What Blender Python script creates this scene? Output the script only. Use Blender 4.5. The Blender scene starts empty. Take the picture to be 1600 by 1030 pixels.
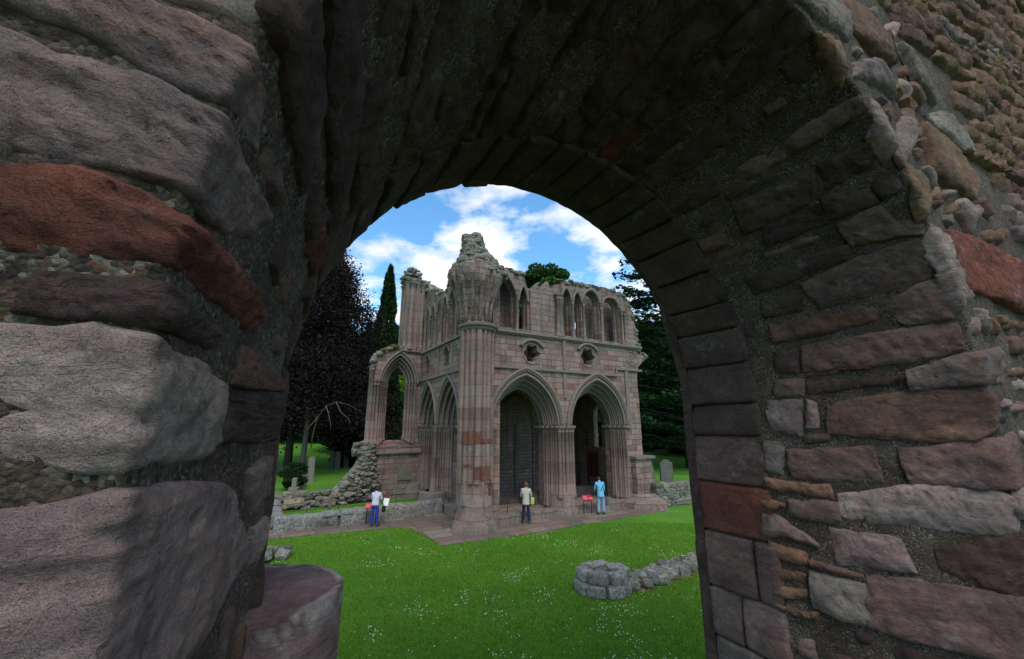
import bpy, bmesh, math, random
import numpy as np
from mathutils import Vector, Matrix
R = math.radians
SC = bpy.context.scene
COL = SC.collection
rng = np.random.default_rng(7)
random.seed(11)
PI = math.pi

# ------------------------------------------------------------------ helpers
CAM_H = 4.55                        # eye height over the lawn
PITCH = 13.12
TH = R(30)                          # the abbey's walls run 30 degrees to the view
AX = np.array([math.cos(TH), math.sin(TH), 0.0])
NX = np.array([-math.sin(TH), math.cos(TH), 0.0])
ABBEY = Matrix.Rotation(TH, 4, 'Z')  # local x = along the walls, local y = away from the viewer
K = CAM_H / 5.1

def fade(t): return t*t*t*(t*(t*6-15)+10)
_perm = rng.permutation(512)
_val = rng.random(512)*2-1
def vnoise(P):
    P = np.asarray(P, float)
    i = np.floor(P).astype(np.int64); f = fade(P-i)
    def h(dx, dy, dz):
        a = _perm[(i[..., 0]+dx) & 511]
        b = _perm[(a+i[..., 1]+dy) & 511]
        return _val[(b+i[..., 2]+dz) & 511]
    fx, fy, fz = f[..., 0], f[..., 1], f[..., 2]
    def L(a, b, t): return a+(b-a)*t
    return L(L(L(h(0,0,0), h(1,0,0), fx), L(h(0,1,0), h(1,1,0), fx), fy),
             L(L(h(0,0,1), h(1,0,1), fx), L(h(0,1,1), h(1,1,1), fx), fy), fz)
def fbm(P, o=4, ridged=False):
    s = 0; a = 1.0; t = 0
    P = np.asarray(P, float)
    for k in range(o):
        n = vnoise(P*(2.03**k)+17.3*k)
        if ridged: n = 1-2*np.abs(n)
        s = s+a*n; t += a; a *= .5
    return s/t

class MB:
    """collects geometry, links it as ONE mesh object"""
    def __init__(s): s.v = []; s.f = []; s.c = []; s.n = 0
    def add(s, verts, faces, col=None):
        verts = np.asarray(verts, float).reshape(-1, 3)
        s.v.append(verts)
        for f in faces: s.f.append(f+s.n if isinstance(f, np.ndarray) else tuple(i+s.n for i in f))
        s.c.append(np.tile(np.array(col if col is not None else (1, 1, 1)), (len(verts), 1)) if (col is None or np.ndim(col) == 1) else np.asarray(col))
        s.n += len(verts)
    def grid(s, P, col=None, closed_u=False):
        nu, nv = P.shape[:2]
        i = np.arange(nu-1)[:, None]; j = np.arange(nv-1)[None, :]
        a = i*nv+j
        q = np.stack([a, a+nv, a+nv+1, a+1], -1).reshape(-1, 4)
        if closed_u:
            j1 = np.arange(nv-1); a = (nu-1)*nv+j1
            q = np.concatenate([q, np.stack([a, j1, j1+1, a+1], -1)])
        s.v.append(P.reshape(-1, 3)); s.f.append(('Q', q+s.n))
        cc = np.array(col if col is not None else (1, 1, 1), float)
        s.c.append(np.tile(cc, (nu*nv, 1)) if cc.ndim == 1 else cc.reshape(-1, 3))
        s.n += nu*nv
    def box(s, lo, hi, col=None, rot=0, M=None):
        x0, y0, z0 = lo; x1, y1, z1 = hi
        v = np.array([(x0,y0,z0),(x1,y0,z0),(x1,y1,z0),(x0,y1,z0),(x0,y0,z1),(x1,y0,z1),(x1,y1,z1),(x0,y1,z1)], float)
        if rot:
            c = v.mean(0); d = v-c; cr, sr = math.cos(rot), math.sin(rot)
            v = c+np.stack([d[:, 0]*cr-d[:, 1]*sr, d[:, 0]*sr+d[:, 1]*cr, d[:, 2]], 1)
        if M is not None: v = np.array([M @ Vector(p) for p in v])
        s.add(v, [(0,3,2,1),(4,5,6,7),(0,1,5,4),(1,2,6,5),(2,3,7,6),(3,0,4,7)], col)
    def tube(s, pts, r, n=8, col=None, cap=True):
        pts = [Vector(p) for p in pts]; m = len(pts)
        rs = r if hasattr(r, '__len__') else [r]*m
        P = np.zeros((n, m, 3)); prev = None
        for k, p in enumerate(pts):
            t = (pts[min(k+1, m-1)]-pts[max(k-1, 0)]).normalized()
            if prev is None:
                u = t.orthogonal().normalized()
            else:
                u = (prev-t*prev.dot(t))
                u = u.normalized() if u.length > 1e-6 else t.orthogonal().normalized()
            prev = u; w = t.cross(u)
            for j in range(n):
                a = 2*PI*j/n
                P[j, k] = p+(u*math.cos(a)+w*math.sin(a))*rs[k]
        base = s.n
        s.grid(P, col, closed_u=True)
        if cap:
            s.f.append(tuple(base+j*m for j in range(n))[::-1])
            s.f.append(tuple(base+j*m+m-1 for j in range(n)))
    def build(s, name, mat, parent=None, M=None, smooth=True, attr=True):
        me = bpy.data.meshes.new(name)
        V = np.concatenate(s.v) if s.v else np.zeros((0, 3))
        li = []; ls = []; 
        tot = 0
        for f in s.f:
            if isinstance(f, tuple) and len(f) == 2 and isinstance(f[0], str):
                q = f[1]; li.append(q.reshape(-1)); ls.append(np.full(len(q), q.shape[1]))
            else:
                li.append(np.array(f)); ls.append(np.array([len(f)]))
        li = np.concatenate(li).astype(np.int32); ls = np.concatenate(ls).astype(np.int32)
        me.vertices.add(len(V)); me.vertices.foreach_set('co', V.reshape(-1).astype(np.float32))
        me.loops.add(len(li)); me.loops.foreach_set('vertex_index', li)
        me.polygons.add(len(ls))
        st = np.concatenate([[0], np.cumsum(ls)[:-1]]).astype(np.int32)
        me.polygons.foreach_set('loop_start', st); me.polygons.foreach_set('loop_total', ls)
        me.polygons.foreach_set('use_smooth', np.full(len(ls), smooth))
        if attr:
            a = me.color_attributes.new('tint', 'FLOAT_COLOR', 'POINT')
            C = np.ones((len(V), 4), np.float32); C[:, :3] = np.concatenate(s.c)
            a.data.foreach_set('color', C.reshape(-1))
        me.update(); me.validate()
        me.materials.append(mat)
        o = bpy.data.objects.new(name, me); COL.objects.link(o)
        if M is not None: o.matrix_world = M
        if parent: o.parent = parent
        return o
def poly_at(L, t):
    L = np.array(L, float); 
    d = np.linalg.norm(np.diff(L, axis=0), axis=1); c = np.concatenate([[0], np.cumsum(d)]); c /= c[-1]
    r = np.stack([np.interp(t, c, L[:, 0]), np.interp(t, c, L[:, 1])], -1)
    r = r+np.minimum(t, 0)[:, None]*(L[1]-L[0])/max(c[1], .05)+np.maximum(t-1, 0)[:, None]*(L[-1]-L[-2])/max(1-c[-2], .05)
    return r
def pieces(mb):
    """one MB per added shape"""
    st = np.concatenate([[0], np.cumsum([len(v) for v in mb.v])]); out = []
    for i, v in enumerate(mb.v):
        x = MB(); x.v = [v]; x.c = [mb.c[i]]; x.n = len(v); out.append(x)
    for f in mb.f:
        isq = isinstance(f, tuple) and len(f) == 2 and isinstance(f[0], str)
        lo = int(f[1].min()) if isq else min(f)
        i = int(np.searchsorted(st, lo, 'right'))-1
        out[i].f.append(('Q', f[1]-st[i]) if isq else tuple(k-int(st[i]) for k in f))
    return out
def tag(o, label=None, cat=None, group=None, kind=None):
    if label: o['label'] = label
    if cat: o['category'] = cat
    if group: o['group'] = group
    if kind: o['kind'] = kind
    return o
def empty(name, label, cat, loc=(0, 0, 0), rz=0, group=None):
    o = bpy.data.objects.new(name, None); COL.objects.link(o)
    o.location = loc; o.rotation_euler = (0, 0, rz); o.empty_display_size = .2
    return tag(o, label, cat, group)

# ------------------------------------------------------------------ materials
class NT:
    def __init__(s, name):
        s.m = bpy.data.materials.new(name); s.m.use_nodes = True
        s.t = s.m.node_tree; s.t.nodes.clear()
        s.out = s.n('ShaderNodeOutputMaterial'); s.b = s.n('ShaderNodeBsdfPrincipled')
        s.l(s.b.outputs[0], s.out.inputs[0]); s.b.inputs['Roughness'].default_value = .9
        s.b.inputs['Specular IOR Level'].default_value = .25
    def n(s, typ, **kw):
        x = s.t.nodes.new(typ)
        for k, v in kw.items(): setattr(x, k, v)
        return x
    def l(s, a, b): s.t.links.new(a, b)
    def geo(s): return s.n('ShaderNodeTexCoord').outputs['Object']
    def pos(s): return s.n('ShaderNodeNewGeometry').outputs['Position']
    def map(s, vec, scale=(1, 1, 1), rot=(0, 0, 0), loc=(0, 0, 0)):
        x = s.n('ShaderNodeMapping'); x.inputs['Scale'].default_value = scale
        x.inputs['Rotation'].default_value = rot; x.inputs['Location'].default_value = loc
        s.l(vec, x.inputs[0]); return x.outputs[0]
    def noise(s, vec, scale, detail=4, rough=.6, dist=0, out=0):
        x = s.n('ShaderNodeTexNoise'); s.l(vec, x.inputs['Vector'])
        x.inputs['Scale'].default_value = scale; x.inputs['Detail'].default_value = detail
        x.inputs['Roughness'].default_value = rough; x.inputs['Distortion'].default_value = dist
        return x.outputs[out]
    def voro(s, vec, scale, feature='F1', out='Distance', rnd=1):
        x = s.n('ShaderNodeTexVoronoi', feature=feature); s.l(vec, x.inputs['Vector'])
        x.inputs['Scale'].default_value = scale; x.inputs['Randomness'].default_value = rnd
        return x.outputs[out]
    def ramp(s, fac, stops, interp='LINEAR'):
        x = s.n('ShaderNodeValToRGB'); x.color_ramp.interpolation = interp
        e = x.color_ramp.elements
        while len(e) < len(stops): e.new(.5)
        for k, (p, c) in enumerate(stops):
            e[k].position = p; e[k].color = tuple(c)+(1,) if hasattr(c, '__len__') else (c, c, c, 1)
        s.l(fac, x.inputs[0]); return x.outputs[0]
    def mix(s, fac, a, b, mode='MIX'):
        x = s.n('ShaderNodeMix', data_type='RGBA', blend_type=mode)
        if hasattr(fac, 'links'): s.l(fac, x.inputs[0])
        else: x.inputs[0].default_value = fac
        for v, i in ((a, 6), (b, 7)):
            if hasattr(v, 'links'): s.l(v, x.inputs[i])
            else: x.inputs[i].default_value = tuple(v)+(1,)
        return x.outputs[2]
    def math(s, op, a, b=0.0, clamp=False):
        x = s.n('ShaderNodeMath', operation=op); x.use_clamp = clamp
        for v, i in ((a, 0), (b, 1)):
            if hasattr(v, 'links'): s.l(v, x.inputs[i])
            else: x.inputs[i].default_value = v
        return x.outputs[0]
    def bump(s, h, strength=.5, dist=.02, prev=None):
        x = s.n('ShaderNodeBump'); x.inputs['Strength'].default_value = strength
        x.inputs['Distance'].default_value = dist; s.l(h, x.inputs['Height'])
        if prev: s.l(prev, x.inputs['Normal'])
        return x.outputs[0]
    def fin(s, col, nrm=None, rough=None):
        if hasattr(col, 'links'): s.l(col, s.b.inputs['Base Color'])
        else: s.b.inputs['Base Color'].default_value = tuple(col)+(1,)
        if nrm: s.l(nrm, s.b.inputs['Normal'])
        if rough is not None: s.b.inputs['Roughness'].default_value = rough
        return s.m

def plain(name, col, rough=.8, nscale=8, amt=.25, bump=.0):
    t = NT(name); v = t.geo(); n = t.noise(v, nscale, 4)
    c = t.mix(t.ramp(n, [(.3, 0.), (.7, 1.)]), tuple(x*(1-amt) for x in col), tuple(min(1, x*(1+amt)) for x in col))
    return t.fin(c, t.bump(n, bump, .01) if bump else None, rough)

def m_near_stone():
    t = NT('rough_sandstone'); v = t.geo()
    a = t.n('ShaderNodeAttribute', attribute_name='tint').outputs['Color']
    n1 = t.noise(v, 7, 7, .68, .3); n2 = t.noise(v, 48, 6, .75, .2); n3 = t.noise(v, 260, 4, .8)
    st = t.noise(t.map(v, (7, 7, 34), rot=(.35, .2, .1)), 1.0, 6, .7, .9)
    c = t.mix(t.ramp(n1, [(.3, 0.), (.7, 1.)]), t.mix(1, a, (.68, .62, .64), 'MULTIPLY'), t.mix(1, a, (1.45, 1.28, 1.18), 'MULTIPLY'))
    c = t.mix(t.ramp(st, [(.42, 0.), (.68, .6)]), c, t.mix(1, c, (.58, .50, .50), 'MULTIPLY'))
    c = t.mix(t.ramp(n2, [(.48, 0.), (.72, .65)]), c, t.mix(1, c, (1.75, 1.6, 1.45), 'MULTIPLY'))
    c = t.mix(t.ramp(n2, [(.28, .7), (.44, 0.)]), c, t.mix(1, c, (.45, .40, .38), 'MULTIPLY'))
    lich = t.math('MULTIPLY', t.ramp(t.noise(v, 5.5, 6, .75), [(.58, 0.), (.66, 1.)]), t.ramp(n2, [(.42, .0), (.52, .9)]))
    c = t.mix(t.math('MULTIPLY', lich, .45), c, (.27, .265, .235))
    rs = t.math('MULTIPLY', t.ramp(t.noise(v, 3.7, 6, .75, .4), [(.56, 0.), (.68, .65)]), t.ramp(n2, [(.3, .2), (.6, 1.)]))
    c = t.mix(rs, c, t.mix(1, c, (1.25, .80, .55), 'MULTIPLY'))
    dk = t.ramp(t.noise(v, 2.6, 7, .75, .5), [(.36, .8), (.5, 0.)])
    c = t.mix(t.math('MULTIPLY', dk, .65), c, t.mix(1, c, (.38, .34, .33), 'MULTIPLY'))
    pit = t.ramp(t.voro(v, 42), [(.0, 0.), (.30, 1.)])
    pm = t.ramp(t.noise(v, 12, 3), [(.5, 1.), (.62, 0.)])
    b = t.bump(n1, .7, .04); b = t.bump(st, .9, .022, b); b = t.bump(n2, 1.0, .012, b)
    b = t.bump(t.math('MAXIMUM', pit, pm), .8, .008, b); b = t.bump(n3, .9, .0025, b)
    return t.fin(c, b, .9)
def m_mortar():
    t = NT('gritty_mortar'); v = t.geo()
    vc = t.voro(v, 210, out='Color'); vd = t.voro(v, 210)
    sep = t.n('ShaderNodeSeparateColor'); t.l(vc, sep.inputs[0])
    peb = t.ramp(sep.outputs[0], [(0, (.025, .022, .018)), (.25, (.095, .065, .038)), (.42, (.15, .125, .095)), (.56, (.045, .042, .036)),
                                (.7, (.19, .17, .14)), (.84, (.10, .05, .03)), (.95, (.25, .235, .20))], 'CONSTANT')
    g = t.noise(v, 320, 4, .8); n = t.noise(v, 26, 6, .75)
    base = t.ramp(g, [(.3, (.036, .026, .020)), (.7, (.135, .097, .072))])
    c = t.mix(t.ramp(n, [(.42, .0), (.56, .85)]), peb, base)
    c = t.mix(t.ramp(t.noise(v, 3.5, 6, .75), [(.36, 0.), (.6, .8)]), c, t.mix(1, c, (.36, .30, .25), 'MULTIPLY'))
    c = t.mix(t.ramp(t.noise(v, 6.5, 4), [(.62, 0.), (.72, .5)]), c, t.mix(1, c, (1.6, 1.0, .7), 'MULTIPLY'))
    h = t.math('SUBTRACT', 1.0, vd)
    b = t.bump(n, .9, .010); b = t.bump(h, .7, .003, b); b = t.bump(g, .6, .0015, b)
    return t.fin(c, b, .95)
# ------------------------------------------------------------------ the archway the picture is taken through
# section of the opening: p < 0 front face, 0..PA splayed rubble reveal, PA..PB dressed surround; q runs round the arch
Z0 = CAM_H+.10
PA, PB = .717, 1.062
C0, R0, T0 = 1.113, 1.2066, .417
def _edge(q, c, r, t):
    ang = np.clip(q, 0, PI)
    x = c-r*np.cos(ang); z = Z0+r*np.sin(ang)+np.minimum(q, 0)-np.maximum(q-PI, 0)
    return np.stack([x, np.full_like(x, t), z], -1)
def _rad(q):
    ang = np.clip(q, 0, PI)
    return np.stack([-np.cos(ang), np.zeros_like(ang), np.sin(ang)], -1)
def bend(s):                        # the front face swings a little towards the viewer on the right
    x = s-2.32; return .11*(np.sqrt(x*x+.03)+x)/2
def SURF(q, p):
    q, p = np.broadcast_arrays(np.asarray(q, float), np.asarray(p, float))
    e0 = _edge(q, C0, R0, T0); e1 = _edge(q, 1, 1, 1.104); e2 = _edge(q, 1, 1, 1.449); r = _rad(q)
    P = e0+r*np.maximum(-p, 0)[..., None]
    P[..., 1] -= bend(P[..., 0])-bend(e0[..., 0])
    a = np.clip(p/PA, 0, 1)[..., None]; b = np.clip((p-PA)/(PB-PA), 0, 1)[..., None]
    P = P+(e1-e0)*a+(e2-e1)*b
    w = np.clip((p+.012)/.024, 0, 1)[..., None]
    n = (1-w)*np.array([0, -1., 0])+w*(-r)
    n = n/np.linalg.norm(n, axis=-1, keepdims=True)
    return P, n
def PLANE(s, z):
    s, z = np.broadcast_arrays(np.asarray(s, float), np.asarray(z, float))
    P = np.stack([s, T0-bend(s)+bend(np.minimum(s, 2.32)), z], -1)
    return P, np.broadcast_to(np.array([0, -1., 0]), P.shape)

PAL = {'p': (.128, .088, .080), 'g': (.185, .145, .137), 'r': (.118, .046, .033), 'b': (.122, .078, .060), 'd': (.080, .056, .050),
       'y': (.205, .148, .090), 'o': (.160, .104, .066), 'l': (.225, .182, .172), 'u': (.165, .147, .132), 'w': (.275, .235, .215), 'R': (.19, .068, .044)}
for k_ in 'pgbrowul': PAL[k_] = tuple(v*1.2 for v in PAL[k_])
OCC = set()
def occ_key(q, p): return (int(round(q/.02)), int(round(p/.02)))
def stone(mb, top, bot, col, surf=SURF, h=.03, res=.012, rnd=.022, rough=.010, wob=.007, k=.025, strat=0.0, mark=False, grow=.004, facet=.8):
    """one stone: outline between two polylines in surface coordinates, domed and roughened"""
    seed = rng.random(3)*40
    e = lambda a, b: np.linalg.norm(np.asarray(surf(*a)[0])-np.asarray(surf(*b)[0]))
    mt = poly_at(top, np.array([0, .5, 1])); mbp = poly_at(bot, np.array([0, .5, 1]))
    W = max(e(mt[0], mt[1])+e(mt[1], mt[2]), e(mbp[0], mbp[1])+e(mbp[1], mbp[2]))
    H = max(e(mt[1], mbp[1]), .4*(e(mt[0], mbp[0])+e(mt[2], mbp[2])), .01)
    nu = int(min(110, max(6, W/res))); nv = int(min(90, max(5, H/res)))
    a = np.sin(np.linspace(-PI/2, PI/2, nu)*.8)/math.sin(PI/2*.8); b = np.sin(np.linspace(-PI/2, PI/2, nv)*.8)/math.sin(PI/2*.8)
    A, B = np.meshgrid(a, b, indexing='ij')
    A2 = A*np.sqrt(1-k*B*B); B2 = B*np.sqrt(1-k*A*A)
    eu = min(.06, grow/max(W, .01)); ev = min(.14, grow/max(H, .01))
    u = (A2*(1+2*eu)+1)/2; v = (B2*(1+2*ev)+1)/2
    Tp = poly_at(top, u.ravel()).reshape(nu, nv, 2); Bp = poly_at(bot, u.ravel()).reshape(nu, nv, 2)
    Q = Tp*(1-v[..., None])+Bp*v[..., None]
    if mark:
        for i in range(0, nu, max(1, nu//24)):
            for j in range(0, nv, max(1, nv//16)): OCC.add(occ_key(Q[i, j, 0], Q[i, j, 1]))
    P, n = surf(Q[..., 0], Q[..., 1])
    sz = max(.05, min(W, H))
    d = np.minimum((1-np.abs(A))*W/2, (1-np.abs(B))*H/2)
    rr = min(rnd*.42, .12*min(W, H))
    x = np.clip(d/rr, 0, 1)
    prof = np.sqrt(1-(1-x)**2)*.8+.2*np.clip(d/(3*rr), 0, 1)
    dx = fbm(P*7/sz*.12+seed, 2); 
    # edge wobble in space
    off = np.stack([fbm(P*(.9/sz)+seed+3, 3), 0*dx, fbm(P*(.9/sz)+seed+9, 3)], -1)*wob*2.2
    P = P+off
    tilt = (rng.random(2)-.5)*.5*h
    hh = (h*.92*prof-.006) + prof*(tilt[0]*A+tilt[1]*B)
    big = fbm(P*(1.6/sz)+seed, 3)*rough*1.5
    med = fbm(P*(6/sz)+seed+5, 3)*rough*.8
    fine = fbm(P*60+seed, 2)*rough*.25
    st = fbm(np.stack([P[..., 0]*6, P[..., 1]*6, P[..., 2]*90], -1)+seed, 3, True)*strat
    # broken facets: the face is the lowest of a few tilted planes
    ax_ = (A*W, B*H); pl_ = np.zeros_like(A)
    for _ in range(5):
        th = rng.random()*2*PI; o_ = (.20+.30*rng.random()); dd = (math.cos(th)*A*.5+math.sin(th)*B*.5)-o_*.72
        pl_ = np.minimum(pl_, -np.maximum(0, dd)*(.5+rng.random())*h*1.3)
    hh = hh+pl_*facet
    ch = vnoise(P*(5/sz)+seed*2)*np.clip(1-d/(2.2*rr+.35*sz*.2), 0, 1); hh = hh-np.maximum(0, ch-.05)*h*facet
    pits = np.maximum(0, vnoise(P*(9/sz)+seed)-.35)*rough*1.6
    hh = hh+prof*(big+med+fine+st-pits)
    P = P+n*hh[..., None]
    c = np.array(col)*(1+.10*rng.standard_normal())
    c = np.clip(c*(1+.02*rng.standard_normal(3)), .01, .9)
    cc = c[None, None, :]*(1+.18*fbm(P*(1.5/sz)+seed+21, 3))[..., None]
    mb.grid(P, cc)

STONES = [
('w',[(0.286,-0.161),(0.345,-0.035)],[(0.227,-0.076),(0.241,-0.044),(0.252,-0.018),(0.278,0.023)]),
('g',[(0.203,-0.193),(0.214,-0.072),(0.224,-0.036),(0.228,-0.002),(0.222,0.058)],[(0.172,-0.176),(0.169,-0.143),(0.171,-0.113),(0.164,-0.072),(0.16,-0.043),(0.167,0.006),(0.185,0.102)]),
('g',[(0.145,-0.162),(0.149,-0.143),(0.147,-0.106),(0.156,-0.05),(0.151,-0.005),(0.162,0.108),(0.169,0.214)],[(0.077,-0.132),(0.08,-0.114),(0.083,-0.08),(0.085,-0.042),(0.083,-0.015),(0.078,0.02),(0.103,0.15),(0.135,0.223)]),
('r',[(0.06,-0.126),(0.065,-0.109),(0.071,-0.085),(0.073,-0.059),(0.071,-0.026),(0.062,-0.004),(0.068,0.082),(0.076,0.207),(0.085,0.381)],[(0.014,-0.111),(0.018,-0.094),(0.016,-0.074),(0.02,-0.044),(0.022,-0.022),(0.022,-0.0),(0.027,0.097),(0.029,0.204),(0.036,0.341)]),
('d',[(0.007,-0.069),(0.009,-0.041),(0.009,0.005),(0.008,0.052),(0.005,0.177)],[(-0.022,-0.074),(-0.025,-0.052),(-0.022,-0.017),(-0.023,0.009),(-0.022,0.069),(-0.018,0.151)]),
('w',[(-0.037,-0.1),(-0.035,-0.083),(-0.035,-0.056),(-0.029,-0.034),(-0.034,-0.015),(-0.04,0.031),(-0.04,0.118),(-0.053,0.213)],[(-0.132,-0.08),(-0.133,-0.063),(-0.132,-0.046),(-0.138,-0.026),(-0.14,0.001),(-0.133,0.05),(-0.14,0.197),(-0.123,0.226)]),
('g',[(-0.156,-0.075),(-0.156,-0.041),(-0.148,-0.003),(-0.153,0.088),(-0.178,0.289),(-0.223,0.433)],[(-0.284,-0.049),(-0.314,0.037),(-0.363,0.211),(-0.36,0.351),(-0.345,0.568)]),
('b',[(0.013,0.293),(-0.002,0.8)],[(-0.049,0.259),(-0.02,1.02)]),
('d',[(-0.058,0.272),(-0.02,1.007)],[(-0.129,0.259),(-0.142,0.744)]),
('g',[(-0.177,0.426),(-0.17,0.992)],[(-0.274,0.518),(-0.26,0.724)]),
('w',[(-0.294,0.56),(-0.32,0.97)],[(-0.372,0.604),(-0.44,0.956)]),
('b',[(3.161,0.452),(3.134,0.242),(3.128,0.006),(3.151,-0.067)],[(3.294,0.466),(3.31,0.275),(3.298,0.049),(3.274,0.012)]),
('p',[(3.375,0.621),(3.348,0.348)],[(3.48,0.612),(3.476,0.34)]),
('p',[(3.348,0.262),(3.322,0.091),(3.311,0.036),(3.278,-0.158)],[(3.468,0.246),(3.47,0.125),(3.474,0.042),(3.445,-0.096)]),
('w',[(3.539,0.473),(3.491,0.227),(3.488,0.052),(3.505,0.011)],[(3.637,0.473),(3.629,0.244),(3.631,0.062),(3.616,0.02)]),
('d',[(3.671,0.223),(3.631,0.033),(3.617,-0.246)],[(3.793,0.221),(3.818,0.095),(3.85,-0.044)]),
('g',[(3.685,0.519),(3.693,0.321)],[(3.811,0.511),(3.793,0.297)]),
('p',[(3.846,0.424),(3.837,0.218),(3.841,-0.052)],[(4.021,0.443),(4.036,0.25),(4.026,0.024)]),
('u',[(3.867,0.609),(3.884,0.443)],[(3.995,0.612),(4.017,0.442)]),
('b',[(3.815,0.598),(3.841,0.446)],[(3.846,0.602),(3.869,0.446)]),
('o',[(3.768,0.742),(3.79,0.61)],[(3.834,0.743),(3.841,0.616)]),
('o',[(3.87,0.751),(3.88,0.628)],[(3.91,0.756),(3.916,0.643)]),
('o',[(3.943,0.739),(3.936,0.625)],[(3.994,0.747),(3.974,0.634)]),
('o',[(4.021,0.74),(4.016,0.6)],[(4.047,0.728),(4.049,0.609)]),
('o',[(3.493,0.718),(3.506,0.505)],[(3.535,0.71),(3.557,0.5)]),
('o',[(3.585,0.756),(3.584,0.658)],[(3.633,0.76),(3.619,0.663)]),
('p',[(3.577,0.644),(3.58,0.485)],[(3.652,0.644),(3.655,0.483)]),
('g',[(3.646,0.742),(3.663,0.673),(3.736,0.573)],[(3.748,0.773),(3.732,0.659),(3.762,0.577)]),
('u',[(3.146,0.687),(3.144,0.547)],[(3.268,0.672),(3.292,0.566)]),
('g',[(3.145,0.533),(3.166,0.492)],[(3.264,0.549),(3.258,0.498)]),
('b',[(3.298,0.564),(3.283,0.469)],[(3.329,0.564),(3.324,0.476)]),
('u',[(3.341,0.707),(3.345,0.629)],[(3.456,0.713),(3.466,0.649)]),
('d',[(2.683,0.585),(2.692,0.449)],[(2.751,0.601),(2.76,0.456)]),
('p',[(2.648,0.423),(2.613,0.226),(2.612,0.05)],[(2.761,0.397),(2.752,0.191),(2.729,0.026)]),
('d',[(2.548,0.596),(2.548,0.241)],[(2.642,0.599),(2.598,0.259)]),
('p',[(2.796,0.231),(2.754,0.033)],[(2.882,0.162),(2.883,0.032)]),
('b',[(2.795,0.586),(2.8,0.236)],[(2.882,0.596),(2.853,0.246)]),
('p',[(2.917,0.497),(2.909,0.292),(2.911,0.031)],[(3.016,0.51),(3.017,0.219),(2.996,0.034)]),
('g',[(3.048,0.187),(3.018,0.031),(3.011,-0.238)],[(3.109,0.189),(3.105,0.032),(3.1,-0.17)]),
('d',[(3.061,0.507),(3.065,0.209)],[(3.129,0.518),(3.089,0.223)]),
('r',[(3.028,0.508),(3.018,0.301)],[(3.047,0.511),(3.032,0.303)]),
('d',[(2.922,0.607),(2.924,0.521)],[(3.01,0.622),(3.013,0.537)]),
('p',[(3.051,0.629),(3.049,0.521)],[(3.121,0.64),(3.123,0.533)]),
('p',[(2.471,0.231),(2.453,0.1),(2.521,0.078),(2.533,0.023)],[(2.554,0.221),(2.568,0.094),(2.584,0.026)]),
('d',[(2.349,0.241),(2.371,0.105)],[(2.436,0.258),(2.438,0.1)]),
('d',[(2.352,0.103),(2.349,0.034)],[(2.435,0.088),(2.427,0.016)]),
('d',[(2.226,0.196),(2.23,0.043)],[(2.323,0.217),(2.326,0.04)]),
('d',[(2.377,0.468),(2.36,0.252)],[(2.44,0.473),(2.44,0.266)]),
('d',[(2.229,0.503),(2.223,0.221)],[(2.349,0.519),(2.334,0.228)]),
('r',[(2.612,-0.073),(2.677,-0.318),(2.778,-0.652),(2.871,-1.013)],[(2.807,-0.112),(2.856,-0.316),(2.904,-0.555),(2.946,-0.82)]),
('o',[(2.377,-0.518),(2.483,-0.68),(2.586,-0.859)],[(2.462,-0.344),(2.545,-0.46),(2.621,-0.652)]),
('y',[(2.359,-0.044),(2.478,-0.211)],[(2.463,0.02),(2.547,0.017)]),
('l',[(2.125,-0.056),(2.234,-0.11)],[(2.206,0.044),(2.315,0.033)]),
('y',[(1.817,0.005),(1.937,-0.065)],[(1.893,0.037),(2.026,0.039)]),
('u',[(1.705,-0.036),(1.948,-0.381)],[(1.811,-0.057),(1.992,-0.213)]),
('o',[(1.948,-0.404),(2.067,-0.655),(2.128,-0.646)],[(1.981,-0.271),(2.076,-0.368),(2.207,-0.586)]),
('l',[(2.019,-0.1),(2.117,-0.31)],[(2.039,-0.059),(2.236,-0.35)]),
('u',[(2.218,-0.845),(2.322,-0.916)],[(2.291,-0.739),(2.378,-0.838)]),
('u',[(2.373,-0.637),(2.42,-0.885),(2.539,-0.976)],[(2.415,-0.625),(2.498,-0.755),(2.534,-0.899)]),
('g',[(2.743,0.03),(2.706,-0.078),(2.761,-0.148)],[(2.872,0.03),(2.856,-0.031),(2.841,-0.181)]),
('w',[(2.616,0.051),(2.562,0.01),(2.65,-0.155)],[(2.729,0.026),(2.701,-0.05),(2.694,-0.068)])]
def free(q0, q1, p0, p1, lim=.15):
    n = b = 0
    for q in np.linspace(q0, q1, 6):
        for p in np.linspace(p0, p1, 8):
            n += 1; b += (occ_key(q, p) in OCC) or (occ_key(q+.02, p) in OCC)
    return b/n <= lim
def take(q0, q1, p0, p1):
    for q in np.arange(q0, q1, .015):
        for p in np.arange(p0, p1, .015): OCC.add(occ_key(q, p))

MS = m_near_stone(); MM = m_mortar()
arch = empty('stone_archway', 'massive rubble stone archway framing the whole view, purple red blocks in gritty mortar', 'archway', (0, 0, 0), TH)
def bld(mb, name, mat, parent=arch, **k):
    o = mb.build(name, mat, None, **k); o.parent = parent; return o

near = MB(); rev = MB(); nearB = MB(); revB = MB(); dre = MB(); rub = MB()
for c, top, bot in STONES:
    pm = np.mean([x[1] for x in top+bot]); qm = np.mean([x[0] for x in top+bot])
    left = qm < 1
    face = pm < -.12
    tgt = nearB if left else (near if face else rev)
    if c == 'r' and pm < -.3: c = 'R'
    stone(tgt, top, bot, PAL[c], h=.017 if left else (.024 if not face else .035), res=.0035 if left else .009,
          rnd=.018 if left else .022, rough=.0055 if left else .008, wob=.0035 if left else .006,
          strat=.0035 if c in 'rd' and left else .0012, mark=True, grow=.0045 if left else .017, facet=.25 if left else .6)
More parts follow.
